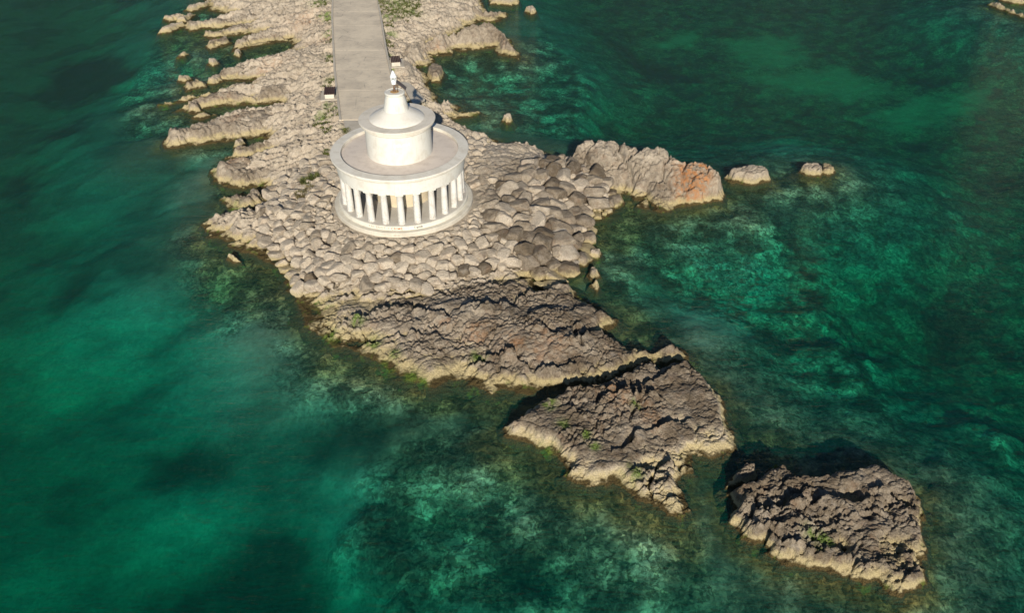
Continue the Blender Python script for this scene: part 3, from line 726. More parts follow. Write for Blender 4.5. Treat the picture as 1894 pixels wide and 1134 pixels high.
# lone rocks in the water: outline, height, label
LONE = [
    ([(1337, 328), (1352, 338), (1390, 343), (1424, 336), (1425, 325, .4), (1408, 311, .9), (1385, 309, 1.0), (1360, 318, .6)], 1.1, .4, 'larger pale-rimmed rock islet just off the right promontory'),
    ([(1480, 319), (1495, 325), (1515, 327), (1518, 318, .3), (1513, 308, .7), (1490, 307, .7)], .7, .4, 'small pale islet furthest from the right promontory'),
    ([(1519, 320), (1530, 324), (1540, 318), (1534, 309, .3), (1520, 306, .3)], .35, .8, 'low dark rock touching the small far-right islet'),
    ([(345, 18), (358, 20), (378, 14), (386, 7), (372, 8, .5), (352, 14, .4)], .7, .2, 'slim pale rock near the top edge, left of the headland'),
    ([(306, 35), (316, 40), (338, 34), (340, 29, .4), (318, 31, .4)], .6, .2, 'pale rock, left one of the pair near the top left'),
    ([(332, 40), (345, 40), (358, 30), (358, 26, .4), (342, 33, .3)], .6, .2, 'pale rock, right one of the pair near the top left'),
    ([(298, 61), (318, 58), (338, 50), (338, 45, .4), (315, 50, .3)], .6, .2, 'long pale rock left of the longest far-left ridge'),
    ([(434, 102), (442, 105), (447, 100), (445, 96, .3), (436, 97, .3)], .5, .15, 'tiny pale rock in the dark inlet mouth'),
    ([(385, 119), (395, 122), (405, 117), (402, 113, .4), (389, 114, .4)], .6, .15, 'single pale rock alone in the left shallows'),
    ([(331, 106), (342, 104), (349, 100), (340, 100, .2)], .3, .2, 'thin yellowish rock barely awash in the left shallows'),
    ([(386, 155), (398, 155), (411, 151), (409, 142, .5), (398, 143, .5)], .7, .3, 'small humped rock at the tip of the broad ridge'),
    ([(330, 150), (345, 153), (353, 148), (343, 144, .4), (333, 145, .3)], .5, .3, 'mossy rock beside the short pale rock in left shallows'),
    ([(426, 170), (440, 171), (456, 166), (454, 158, .4), (438, 160, .4)], .7, .5, 'flat rock in the narrow channel by the humped ridge'),
    ([(434, 273), (444, 275), (452, 269), (448, 262, .4), (437, 264, .4)], .6, .3, 'little rock in the channel beneath the largest jagged ridge'),
    ([(420, 480), (432, 486), (442, 484), (432, 471, .5), (426, 472, .4)], .5, .1, 'pointed pale rock off the left boulder shore'),
    ([(905, 8), (925, 8), (945, 10), (960, 7), (958, -4), (905, -6)], 1.0, .4, 'pale rock cut by the top edge, right of headland'),
    ([(972, 21), (982, 26), (990, 22), (986, 17, .3), (974, 17, .3)], .5, .2, 'small pale rock in the water near the top right of the headland'),
    ([(793, 140), (800, 149), (812, 150), (818, 140), (817, 126, 1.0), (802, 124, 1.0), (795, 130, .6)], 1.1, .75, 'square brown rock standing in the bay behind the lighthouse'),
    ([(931, 224), (938, 229), (945, 224), (944, 217, .4), (934, 218, .4)], .6, .1, 'small round pale rock in the green bay right of the lighthouse'),
    ([(1827, 8), (1840, 14), (1862, 22), (1894, 33), (1940, 48), (1940, 36, .8), (1880, 20, .8), (1850, 8, .7), (1835, 5, .5)], .9, .15, 'pale rock bar in the top right corner'),
    ([(1848, 0), (1870, 6), (1920, 12), (1990, 16), (1990, -20), (1850, -14)], 1.0, .2, 'rock shore behind the bar in the top right corner'),
    ([(1088, 512), (1098, 517), (1106, 512), (1104, 500, .6), (1092, 500, .5)], .7, .6, 'heart-shaped brown rock at the foot of the right boulders'),
    ([(1092, 475), (1105, 478), (1112, 470), (1104, 464, .3), (1094, 468, .3)], .35, .1, 'low yellow rock at the right boulder shore'),
    ([(1094, 530), (1104, 538), (1108, 530), (1102, 522, .3)], .35, .1, 'yellow rock under the heart-shaped brown rock'),
    ([(1352, 893, .5), (1372, 888, .5), (1398, 882, .5), (1395, 864, .6), (1376, 866, .4), (1366, 876, .2)], .7, .7, 'dark shaded rock at the back of the outer islet'),
]
LONE_P = []
for pts, hm, pat, lab in LONE:
    P = poly([(p[0], p[1], p[2] * .6 if len(p) > 2 else 0) for p in pts]); hm *= .75
    if min(P.max(0) - P.min(0)) < 2.6: P = P.mean(0) + (P - P.mean(0)) * 1.3
    LONE_P.append(P)
    sz = min(P.max(0) - P.min(0))
    far = P[:, 1].mean() > 15
    terrain('sea_rock', P, 0.1 if far else 0.06, (lambda hm, sz: lambda x, y, d: 0.30 + .9 * hm * sstep(0, max(.16 * sz, .25), d))(hm, sz),
            lambda x, y: .5 * karst(x, y) + .2 * blocks(x, y, .7, 201) + .08, lab, 'rock', 'lone rocks standing in the water', patina=pat, edge=.3, jag=.22, skirt=1.8)

# ------------------------------------------------------------------ seabed
def seabed():
    def axis(lo, hi, step, far):
        a = np.arange(lo, hi, step)
        out = [x for x in (far)]
        return np.concatenate([-np.array(out[::-1]) + lo, a, np.array(out) + hi])
    far = [3, 8, 20, 60, 200, 700, 2000]
    xs, ys = axis(-86, 106, 0.32, far), axis(-46, 86, 0.32, far)
    X, Y = np.meshgrid(xs, ys)
    polys = [HEAD, LEDGE, SLAB, ISLET, PROM, TONGUE, TONGUE2] + [poly(r[0]) for r in RIDGES] + LONE_P[:3] + LONE_P[-6:-4]
    D = np.full(X.shape, -1e9)
    for P in polys: D = np.maximum(D, sdf(P, X, Y))
    D = -D
    wob = fbm(X / 7, Y / 7, 4, 211)
    depth = 0.35 + 5.0 * sstep(0, 23, D + 1.6 * wob)
    softn = fbm(X / 3.5, Y / 3.5, 4, 221)
    def soft(pts, z, w, amp=1.6):
        return sstep(-w, w, sdf(poly([(*p, z) for p in pts]), X, Y) + amp * softn)
    sand = np.array([0.20, 0.19, 0.14]); reef = np.array([0.185, 0.165, 0.10]); weed = np.array([0.028, 0.032, 0.022]); brown = np.array([0.20, 0.12, 0.04]); pale = np.array([0.34, 0.31, 0.20])
    C = np.empty(X.shape + (3,)); C[:] = sand * 0.78
    nsh = sstep(11, 3, D)[..., None]
    C = C * (1 - .75 * nsh) + np.array([.085, .095, .055]) * .75 * nsh
    # broad mottling: weed meadows and sand
    mot = fbm(X / 9, Y / 6, 5, 231)
    wmask = sstep(0.02, 0.35, mot)
    # reef shelves (photo outline, shelf depth)
    shelves = [
        ([(530, 640), (620, 640), (760, 690), (980, 720), (940, 780), (760, 800), (640, 770), (560, 740), (525, 690)], -1.2, 1.0),
        ([(700, 870), (760, 820), (930, 790), (1060, 860), (1260, 950), (1310, 1000), (1310, 1150), (980, 1150), (720, 1120), (640, 1000)], -1.6, 1.35),
        ([(1380, 1000), (1500, 1050), (1640, 1090), (1720, 1085), (1760, 1150), (1380, 1150), (1350, 1040)], -1.6, 1.5),
        ([(1340, 775), (1420, 790), (1510, 825), (1480, 850), (1350, 830)], -0.8, .5),
        ([(1080, 400), (1190, 375), (1240, 400), (1190, 480), (1180, 560), (1240, 640), (1150, 640), (1110, 540), (1075, 480)], -1.4, 1.2),
        ([(800, 90), (960, 105), (1010, 60), (1100, 160), (1080, 260), (900, 255), (830, 215), (780, 150)], -1.5, 1.3),
        ([(330, 470), (400, 400), (480, 350), (560, 420), (560, 620), (430, 610), (340, 520)], -1.3, 1.1),
        ([(230, 180), (330, 20), (560, 0), (560, 320), (380, 300), (240, 250)], -1.3, 1.2),
        ([(1440, 660), (1560, 620), (1640, 690), (1640, 790), (1540, 770), (1440, 720)], -2.3, 2.0),
        ([(1770, 770), (1894, 800), (1894, 950), (1840, 890)], -2.2, 1.9),
        ([(1380, 340), (1500, 320), (1600, 360), (1560, 410), (1400, 390)], -1.7, 1.5),
        ([(1130, 480), (1400, 400), (1540, 520), (1560, 620), (1380, 640), (1280, 600)], -2.8, 2.6),
    ]
    rmask = np.zeros(X.shape)
    shn = fbm(X / 2.2, Y / 2.2, 4, 241)
    for pts, z, dp in shelves:
        m = soft(pts, z, 2.2)
        depth = depth * (1 - m) + m * np.minimum(depth, np.minimum(dp, 0.2 + 0.2 * np.maximum(D, 0)) + 0.25 * shn)
        rmask = np.maximum(rmask, m)
    # sand patches and weed patches seen through the water
    bright = [([(1330, 45), (1480, 40), (1490, 95), (1400, 100)], -3), ([(1380, 110), (1560, 90), (1660, 140), (1600, 160), (1440, 140)], -3), ([(1610, 190), (1700, 150), (1840, 140), (1820, 175), (1680, 215)], -3),
        ([(0, 600), (150, 560), (330, 560), (300, 680), (120, 760), (0, 760)], -3), ([(290, 660), (520, 620), (560, 720), (430, 800), (320, 770)], -3), ([(0, 1030), (110, 1010), (60, 1110), (0, 1134)], -3), ([(200, 930), (440, 890), (430, 1010), (230, 1010)], -3),
        ([(1240, 600), (1330, 560), (1380, 640), (1300, 660)], -2.5), ([(1280, 490), (1420, 500), (1440, 560), (1330, 570)], -2.5), ([(1200, 60), (1300, 20), (1290, 60)], -3), ([(130, 150), (330, 120), (420, 110), (300, 175)], -2), ([(360, 300), (430, 270), (420, 350), (330, 390)], -1.6), ([(580, 880), (680, 900), (640, 1080), (560, 1010)], -2.4), ([(1400, 280), (1470, 240), (1500, 270), (1450, 320)], -3), ([(600, 820), (520, 760), (700, 780)], -2.5)]
    dark = [([(55, 150), (110, 90), (200, 95), (270, 135), (200, 165), (110, 175)], -3), ([(80, 230), (170, 215), (150, 260), (80, 255)], -3), ([(110, 520), (200, 520), (180, 560), (110, 555)], -3), ([(570, 830), (640, 800), (740, 825), (720, 865), (600, 870)], -3.2), ([(250, 830), (340, 830), (440, 860), (430, 890), (300, 870)], -3.2),
        ([(460, 985), (560, 960), (600, 1134), (480, 1134), (200, 1134), (260, 1080)], -3.4), ([(1690, 110), (1760, 110), (1760, 125), (1690, 125)], -3.2), ([(1690, 230), (1730, 228), (1730, 245), (1690, 245)], -3.2), ([(1850, 290), (1894, 290), (1894, 320), (1850, 315)], -3.2), ([(1490, 180), (1515, 180), (1515, 195), (1490, 195)], -3.2), ([(1320, 120), (1200, 120), (1080, 30), (1200, 80)], -3), ([(1690, 560), (1850, 540), (1870, 600), (1760, 640)], -3.5),
        ([(200, -10), (330, -10), (330, 12), (220, 14)], -3), ([(0, 300), (60, 300), (50, 360), (0, 370)], -3.2), ([(760, 1110), (720, 960), (760, 940), (780, 1010)], -2.2), ([(940, 1090), (1010, 1080), (1000, 1120), (940, 1125)], -2.4), ([(1360, 1010), (1320, 860), (1350, 850), (1400, 960)], -3.4)]
    bm = np.zeros(X.shape); dm = np.zeros(X.shape)
    for pts, z in bright: bm = np.maximum(bm, soft(pts, z, 3.2, 2.5))
    for pts, z in dark: dm = np.maximum(dm, soft(pts, z, 2.2, 2.2))
    C = C * (1 - 0.5 * wmask[..., None]) + weed * 0.5 * wmask[..., None]
    right = sstep(6, 30, X)[..., None]
    reefn = sstep(-0.35, 0.35, fbm(X / 2.6, Y / 2.6, 5, 251))[..., None]
    C = C * (1 - .55 * right) + (reef * reefn * 1.5 + weed * 2.0 * (1 - reefn)) * .55 * right
    rc = reef * (0.35 + 1.2 * reefn) + pale * .35 * sstep(.75, 1, reefn)
    C = C * (1 - rmask[..., None]) + rc * rmask[..., None]
    brn = np.zeros(X.shape)
    for pts in ([(935, 795), (1040, 880), (1140, 900), (1260, 955), (1300, 1000), (1285, 1020), (1190, 980), (1060, 925), (950, 870), (870, 815)], [(560, 620), (660, 640), (760, 700), (985, 725), (930, 765), (800, 745), (690, 710), (570, 680)],
                [(1560, 1070), (1660, 1102), (1650, 1118), (1540, 1085)], [(1345, 775), (1500, 822), (1470, 850), (1355, 830)], [(350, 450), (400, 430), (500, 480), (560, 560), (560, 610), (500, 600), (380, 520)], [(1100, 400), (1170, 385), (1190, 440), (1110, 460)], [(1110, 520), (1180, 560), (1230, 635), (1150, 635)], [(400, 300), (470, 260), (490, 340), (420, 400)], [(280, 40), (420, 30), (540, 90), (420, 140), (320, 120)]):
        brn = np.maximum(brn, sstep(-.5, .9, sdf(poly(pts), X, Y) + .6 + 1.2 * softn))
    brn = brn[..., None]
    C = C * (1 - .8 * brn) + brown * (0.45 + 1.1 * reefn) * .8 * brn
    shore = sstep(2.2, 0.2, D + 0.9 * fbm(X / 1.6, Y / 1.6, 3, 261))[..., None]
    C = C * (1 - shore) + brown * (0.7 + .6 * reefn) * shore
    bm = bm * (.6 + .4 * sstep(-5, 8, X))
    C = C * (1 - .85 * bm[..., None]) + sand * 2.0 * .85 * bm[..., None]
    C = C * (1 - .9 * dm[..., None]) + weed * .6 * .9 * dm[..., None]
    lf = (sstep(-24, -30, X) * sstep(5, 25, Y))[..., None]
    lump = 0.17 * blocks(X, Y, 1.6, 271, .4, 1.3) * (0.35 + .65 * np.maximum(rmask, right[..., 0]))
    Z = -(depth + 0.35 * dm) + lump + 0.12 * fbm(X / 4, Y / 4, 3, 281)
    Z = np.minimum(Z, -0.14)
    Z = np.where(D < -1.5, -1.6, Z)
    rf = np.clip(np.maximum(np.maximum(rmask, brn[..., 0]), .75 * right[..., 0] * (1 - bm)) + .12, 0, 1)
    o = grid_mesh('seabed', X, Y, Z, np.ones(X.shape, bool), SEABED, np.concatenate([np.clip(C, 0.005, 1), rf[..., None]], -1))
    tag(o, kind='structure')
seabed()
E2 = 2050
mesh_water = mesh_obj('water', [(-E2, -E2, -12), (E2, -E2, -12), (E2, E2, -12), (-E2, E2, -12), (-E2, -E2, 0), (E2, -E2, 0), (E2, E2, 0), (-E2, E2, 0)],
    [(3, 2, 1, 0), (4, 5, 6, 7), (0, 1, 5, 4), (1, 2, 6, 5), (2, 3, 7, 6), (3, 0, 4, 7)], WATER, smooth=False)
tag(mesh_water, kind='structure')

# ------------------------------------------------------------------ unseen high ground, added behind the spit so the water reflects dark land
def added_hill_mat():
    b = NB('added_hill_scrub')
    n1 = b.noise(0.012, 8, 0.7)
    col = b.mix(b.ramp(n1, 0.40, 0.60), (0.045, 0.058, 0.026), (0.13, 0.115, 0.065))
    b.principled(col, 0.95, None, 0.1)
    return b.m
th = np.radians(np.linspace(-18, 198, 150))
rad_ = np.concatenate([np.linspace(330, 700, 14), np.linspace(760, 1900, 22)])
TH, RD = np.meshgrid(th, rad_)
HX, HY = RD * np.cos(TH), RD * np.sin(TH)
HZ = -4 + sstep(340, 1300, RD) * 115 * (0.75 + 0.5 * fbm(HX / 420, HY / 420, 5, 301)) + 14 * sstep(335, 380, RD) + 9 * fbm(HX / 60, HY / 60, 3, 303)
HZ = np.where(RD < 332, -6, HZ)
ho = grid_mesh('added_hills', HX, HY, HZ, np.ones(HX.shape, bool), added_hill_mat())
tag(ho, kind='structure')

# ------------------------------------------------------------------ path, landing, kerbs
def slab_poly(name, pts, z0, z1, mat, parent, inset=0.012):
    c = pts.mean(0)
    n = len(pts)
    v = [(*p, z0) for p in pts] + [(*p, z1 - .015) for p in pts] + [(*(p + (c - p) / np.linalg.norm(c - p) * .02), z1) for p in pts]
    f = [tuple(range(2 * n, 3 * n))]
    for k in (0, 1):
        f += [(k * n + i, k * n + (i + 1) % n, (k + 1) * n + (i + 1) % n, (k + 1) * n + i) for i in range(n)]
    o = mesh_obj(name, v, f, mat, parent, smooth=False)
    bm = bmesh.new(); bm.from_mesh(o.data); bmesh.ops.recalc_face_normals(bm, faces=bm.faces); bm.to_mesh(o.data); bm.free()
    return o
path = tag(empty('footpath', (-10, 35, 2.4)), kind='structure')
path.location = (0, 0, 0)
def lerp_edge(E, y):
    for i in range(len(E) - 1):
        a, b2 = E[i], E[i + 1]
        if (a[1] - y) * (b2[1] - y) <= 0:
            t = (y - a[1]) / (b2[1] - a[1] + 1e-9); return a + (b2 - a) * t
    return E[0] if abs(E[0][1] - y) < abs(E[-1][1] - y) else E[-1]
joints = [W(640, py, 2.5)[1] for py in (-58, 21, 46, 92, 127, 166, 221)]
for a, b2 in zip(joints[:-1], joints[1:]):
    yl = np.linspace(a - .004, b2 + .004, 9)
    pts = np.array([lerp_edge(pl, y) for y in yl] + [lerp_edge(pr_, y) for y in yl[::-1]])
    slab_poly('slab', pts, 2.3, 2.50 + random.uniform(-.002, .002), CONCRETE, path)
for E_, sgn in ((pl, -1), (pr_, 1)):
    pts = [np.array([e[0] + sgn * 0.012, e[1]]) for e in E_]
    out = [np.array([e[0] + sgn * 0.26, e[1]]) for e in E_]
    slab_poly('kerb', np.array(pts + out[::-1]), 2.25, 2.56, KERB, path)
land_o = slab_poly('landing', LANDING, 2.25, 2.46, KERB, path)
pad = poly([(741, 150, 2.45), (757, 152, 2.45), (786, 182, 2.45), (766, 194, 2.45)])
slab_poly('landing', pad, 2.2, 2.43, KERB, path)

# ------------------------------------------------------------------ benches
def bench(loc, label, rot):
    b = tag(empty('bench', (loc[0], loc[1], 2.41)), label, 'bench', 'benches beside the path')
    b.rotation_euler[2] = rot
    box_obj('pad', (-1.0, -.35, -.12), (1.0, 2.5, .04), KERB, b)
    box_obj('base', (-.52, .0, .041), (.52, 2.0, .52), STEP, b, .02)
    n = 6
    for i in range(n):
        x0 = -.6 + i * 1.2 / n
        box_obj('slat', (x0 + .015, -.06, .525), (x0 + 1.2 / n - .015, 2.12, .60), WOOD, b, .01)
    return b
bench(BENCHES[0], 'slatted dark wooden bench on concrete block, left of the path', 0.14)
bench(BENCHES[1], 'slatted dark wooden bench on concrete block, right of the path', 0.18)

# ------------------------------------------------------------------ lighthouse
LH = tag(empty('lighthouse', (0, 0, 0)), 'white round colonnaded lighthouse with drum tower and small lantern', 'lighthouse')
lathe('lower_step', [(6.04, 2.15), (6.04, 2.74), (6.0, 2.78), (5.3, 2.785)], STEP, LH, 128)
lathe('upper_step', [(5.62, 2.70), (5.62, 3.11), (5.59, 3.14), (2.0, 3.142)], plaster('step_paint', (0.70, 0.66, 0.55), (0.5, 0.45, 0.36), .5), LH, 128)
lathe('porch_floor', [(5.5, 3.10), (5.5, 3.150), (5.47, 3.154), (2.3, 3.154)], FLOOR, LH, 128)
lathe('inner_wall', [(2.45, 3.12), (2.45, 3.32), (2.42, 3.34), (2.42, 6.2)], CREAM, LH, 96)
NCOL = 24
colm = None
for k in range(NCOL):
    a = math.radians(-85.5 + 15 * k)
    x, y = 5.06 * math.cos(a), 5.06 * math.sin(a)
    if colm is None:
        prof = [(.305, 3.15), (.307, 3.18), (.303, 3.3)] + [(.30 - .045 * (t ** 1.4), 3.3 + 2.36 * t) for t in np.linspace(.1, 1, 8)] + [(.262, 5.68), (.268, 5.70), (.26, 5.72), (.29, 5.80), (.295, 5.83)]
        c0 = lathe('column', prof, COLUMN, LH, 24)
        ab = box_obj('abacus', (-.32, -.32, 5.832), (.32, .32, 5.985), WHITE, c0, .01)
        colm = (c0.data, ab.data)
    else:
        c0 = bpy.data.objects.new('column', colm[0]); COL.objects.link(c0); c0.parent = LH
        ab = bpy.data.objects.new('abacus', colm[1]); COL.objects.link(ab); ab.parent = c0
    c0.location = (x, y, 0); c0.rotation_euler[2] = a
# entablature ring, cornice, terrace
lathe('entablature', [(4.68, 5.98), (5.42, 5.98), (5.42, 6.40), (5.445, 6.42), (5.445, 7.0), (4.68, 7.0)], WHITE, LH, 128, closed=True)
lathe('cornice', [(4.70, 7.003), (5.50, 7.003), (5.52, 7.07), (5.60, 7.10), (5.64, 7.18), (5.74, 7.22), (5.78, 7.28), (5.79, 7.37), (5.83, 7.40), (5.83, 7.47), (5.80, 7.50), (4.98, 7.52), (4.95, 7.50), (4.95, 7.06), (4.70, 7.05)], CORNICE, LH, 144, closed=True)
lathe('terrace', [(4.93, 7.0), (4.93, 7.26), (2.5, 7.285)], TERRACE, LH, 128)
lathe('ceiling', [(2.3, 6.10), (4.74, 6.10), (4.74, 6.2), (2.3, 6.2)], WHITE, LH, 96, closed=True)
lathe('drum', [(2.76, 7.2), (2.75, 9.70), (2.5, 9.72)], WHITE, LH, 128)
lathe('drum_cornice', [(2.70, 9.66), (2.78, 9.68), (2.84, 9.76), (2.84, 9.86), (2.96, 9.93), (3.10, 10.0), (3.12, 10.14), (3.17, 10.17), (3.17, 10.26), (3.14, 10.285), (2.2, 10.305)], STEP_LIGHT, LH, 128)
lathe('roof', [(2.30, 10.26), (2.28, 10.312), (2.24, 10.36), (2.12, 10.45), (1.75, 10.67), (1.4, 10.86), (1.15, 10.98), (1.0, 11.04)], plaster('roof_paint', (0.72, 0.68, 0.59), (0.58, 0.515, 0.41), .5, False), LH, 128)
cone = lathe('cone', [(1.06, 10.98), (1.03, 11.05), (0.98, 11.35), (0.86, 11.9), (0.73, 12.28), (.72, 12.30)], WHITE, LH, 72)
lathe('rim', [(.70, 12.28), (.78, 12.30), (.82, 12.36), (.83, 12.46), (.80, 12.52), (.72, 12.53), (.68, 12.49), (.30, 12.50)], WHITE, cone, 64)
lathe('rust_stain', [(.36, 12.502), (.36, 12.508), (.05, 12.51)], RUST_STAIN, cone, 24)
lan = lathe('lantern', [(.09, 12.50), (.10, 12.56), (.05, 12.60), (.05, 13.14)], RUSTY, LH, 20)
lathe('lamp_cup', [(.12, 13.12), (.19, 13.15), (.215, 13.30), (.235, 13.50), (.20, 13.52)], LAMP_WHITE, lan, 32)
lathe('lens', [(.21, 13.50), (.21, 13.74)], DARK_GLASS, lan, 24)
for k in range(8):
    for s_ in (-1, 1):
        a0, a1 = 2 * math.pi * k / 8, 2 * math.pi * (k + s_ * .9) / 8
        p0 = Vector((.225 * math.cos(a0), .225 * math.sin(a0), 13.50)); p1 = Vector((.225 * math.cos(a1), .225 * math.sin(a1), 13.74))
        dr = (p1 - p0); sd = Vector((math.cos(a0), math.sin(a0), 0)).cross(dr).normalized() * .016; ot = Vector((math.cos((a0 + a1) / 2), math.sin((a0 + a1) / 2), 0)) * .02
        v = [p0 - sd, p0 + sd, p1 + sd, p1 - sd]; v = v + [q + ot for q in v]
        mesh_obj('lattice_bar', v, [(0, 1, 2, 3), (7, 6, 5, 4), (0, 4, 5, 1), (1, 5, 6, 2), (2, 6, 7, 3), (3, 7, 4, 0)], LAMP_WHITE, lan, False)
lathe('lamp_cap', [(.24, 13.74), (.27, 13.75), (.26, 13.79), (.17, 14.0), (.12, 14.06), (.13, 14.12), (.10, 14.16), (.04, 14.21), (.02, 14.26)], LAMP_WHITE, lan, 32)
# side struts and the slanting panel on its bracket
def tube(name, p, q, r, mat, parent, seg=10):
    p, q = Vector(p), Vector(q); d = (q - p).normalized(); a = d.orthogonal().normalized(); b2 = d.cross(a)
    v, f = [], []
    for e in (p, q):
        for i in range(seg):
            t = 2 * math.pi * i / seg; v.append(e + (a * math.cos(t) + b2 * math.sin(t)) * r)
    f = [(i, (i + 1) % seg, seg + (i + 1) % seg, seg + i) for i in range(seg)] + [tuple(reversed(range(seg))), tuple(range(seg, 2 * seg))]
    return mesh_obj(name, v, f, mat, parent)
tube('strut', (.26, -.05, 12.5), (.2, 0, 13.0), .02, RUSTY, lan)
tube('strut', (-.16, .1, 12.5), (-.03, 0, 12.95), .02, RUSTY, lan)
tube('bracket', (.0, 0, 13.0), (.34, .12, 13.02), .025, RUSTY, lan)
pb = Vector((.22, .1, 13.35)); pe = Vector((.95, .1, 12.72))
dx = (pe - pb); nx_ = Vector((dx.z, 0, -dx.x)).normalized() * .03; wy = Vector((0, .34, 0))
v = [pb - wy, pe - wy, pe + wy, pb + wy]; v = v + [q + nx_ for q in v]
mesh_obj('solar_panel', v, [(0, 1, 2, 3), (7, 6, 5, 4), (0, 4, 5, 1), (1, 5, 6, 2), (2, 6, 7, 3), (3, 7, 4, 0)], PANEL, lan, False)

# writing: letters bent round the walls
def writing(txt, R, ang, z, size, mat, parent, name='lettering', shear=0.0, spacing=1.0):
    cu = bpy.data.curves.new('letters', 'FONT')
    cu.body = txt; cu.size = size; cu.align_x = 'CENTER'; cu.align_y = 'CENTER'; cu.shear = shear; cu.space_character = spacing
    cu.extrude = 0.0; cu.offset = size * 0.012
    t = bpy.data.objects.new('letters', cu); COL.objects.link(t)
    dg = bpy.context.evaluated_depsgraph_get()
    me = bpy.data.meshes.new_from_object(t.evaluated_get(dg))
    bpy.data.objects.remove(t); bpy.data.curves.remove(cu)
    me.name = name
    for vert in me.vertices:
        a = ang + vert.co.x / R
        vert.co = Vector((R * math.cos(a), R * math.sin(a), z + vert.co.y))
    me.materials.clear(); me.materials.append(mat)
    o = bpy.data.objects.new(name, me); COL.objects.link(o); o.parent = parent
    return o
step_o = [c for c in LH.children if c.name.startswith('upper_step')][0]
low_o = [c for c in LH.children if c.name.startswith('lower_step')][0]
drum_o = [c for c in LH.children if c.name == 'drum'][0]
writing('FAL ENGT', 5.628, math.radians(-107), 2.96, .30, PAINT_GREY, step_o, spacing=1.15)
writing('! CRIME', 5.628, math.radians(-91), 2.95, .32, PAINT_RED, step_o, spacing=1.1)
writing('I amb', 5.628, math.radians(-71.5), 2.97, .32, PAINT_DARK, step_o)
writing('2010', 6.047, math.radians(-90), 2.57, .26, PAINT_GREY, low_o)
writing('EXPLOAT', 2.76, math.radians(-77.5), 9.02, .30, PAINT_WHITE, drum_o, spacing=1.1)

# ------------------------------------------------------------------ boulders
def boulder_mesh(seed, sub=4):
    r = random.Random(seed)
    bm = bmesh.new()
    bmesh.ops.create_icosphere(bm, subdivisions=sub, radius=1.0)
    planes = []
    for ax in ((1, 0, 0), (-1, 0, 0), (0, 1, 0), (0, -1, 0), (0, 0, 1), (0, 0, -1)):
        n = (Vector(ax) + Vector((r.gauss(0, .28), r.gauss(0, .28), r.gauss(0, .28)))).normalized()
        planes.append((n, r.uniform(.56, .78)))
    for i in range(r.randint(4, 7)):
        n = Vector((r.gauss(0, 1), r.gauss(0, 1), r.gauss(0, 1))).normalized()
        planes.append((n, r.uniform(.62, .84)))
    off = Vector((r.uniform(0, 50), r.uniform(0, 50), 0))
    for v in bm.verts:
        d = v.co.normalized(); s = 1.0
        for n, o in planes:
            k = d.dot(n)
            if k > 0: s += (k / o) ** 110
        rad = s ** (-1 / 110)
        rad *= 1 + .035 * mnoise.fractal(d * 1.6 + off, 1.0, 2.0, 5) + .045 * mnoise.fractal(d * 4 + off, .8, 2.0, 4)
        v.co = d * rad
    me = bpy.data.meshes.new('boulder')
    bm.to_mesh(me); bm.free()
    me.polygons.foreach_set('use_smooth', [True] * len(me.polygons))
    return me
SHAPES = [boulder_mesh(100 + i) for i in range(16)]
MESHES = {}
for m_ in (B_PALE, B_MID, B_GREY):
    for i, s in enumerate(SHAPES):
        c = s.copy(); c.materials.append(m_); MESHES[(m_.name, i)] = c
placed = []
rb = random.Random(5)
xs0, ys0 = APRON.min(0); xs1, ys1 = APRON.max(0)
cand = np.array([(rb.uniform(xs0, xs1), rb.uniform(ys0, ys1)) for _ in range(34000)])
ok = sdf(APRON, cand[:, 0], cand[:, 1])
gz = sdf(GREYZONE, cand[:, 0], cand[:, 1])
hh = head_height(cand[:, 0], cand[:, 1])
bed = np.maximum(sdf(BEDROCK[0], cand[:, 0], cand[:, 1]), sdf(BEDROCK[1], cand[:, 0], cand[:, 1]))
ang = np.degrees(np.arctan2(cand[:, 1], cand[:, 0]))
rr = np.hypot(cand[:, 0], cand[:, 1])
sizes = [.66, .57, .50, .43, .37, .32, .27, .22]
n_c = len(cand)
BX, BY, BR = [], [], []
for si, s in enumerate(sizes):
    seg = range(int(n_c * si / len(sizes) * .75), int(n_c * (si + 1) / len(sizes))) if si else range(0, 1500)
    for i in seg:
        grey = gz[i] > -.3
        if ok[i] < .15 or bed[i] > -.2: continue
        # smaller stones next to the plinth and behind the lighthouse
        lim = .28 + .10 * (rr[i] - 6) if not grey else 1.0
        if ang[i] > 10 and not grey: lim = .62
        lim = min(lim, .84 if grey else .54)
        r = s * rb.uniform(.88, 1.08) * (1.22 if grey else 1.0)
        if r > lim or rr[i] < 6.25 + r * .8: continue
        if r > .55 and rb.random() < .2: continue
        x, y = cand[i]
        if BX:
            dd = np.hypot(np.array(BX) - x, np.array(BY) - y)
            if (dd < (np.array(BR) + r) * .78).any(): continue
        BX.append(x); BY.append(y); BR.append(r); placed.append((x, y, r, grey, hh[i]))
ORD = ['first', 'second', 'third', 'fourth', 'fifth', 'sixth', 'seventh', 'eighth', 'ninth', 'tenth', 'eleventh', 'twelfth']
NUM = ['no', 'one', 'two', 'three', 'four', 'five', 'six', 'seven', 'eight', 'nine', 'ten', 'eleven', 'twelve', 'thirteen', 'fourteen', 'fifteen']
placed.sort(key=lambda p: -p[2] * proj_scale(p[0], p[1], p[4]))
solo, rest = placed[:300], placed[300:]
recs = []
def boulder_xform(x, y, r, h):
    sx, sy, sz = r * rb.uniform(1.4, 2.0), r * rb.uniform(1.2, 1.55), r * rb.uniform(.85, 1.15)
    return (Matrix.Translation((x, y, h + sz * rb.uniform(.0, .36))) @ Matrix.Rotation(rb.uniform(0, 6.28), 4, 'Z') @ Matrix.Rotation(rb.gauss(0, .32), 4, 'X') @ Matrix.Rotation(rb.gauss(0, .32), 4, 'Y') @ Matrix.Diagonal((sx, sy, sz, 1)))
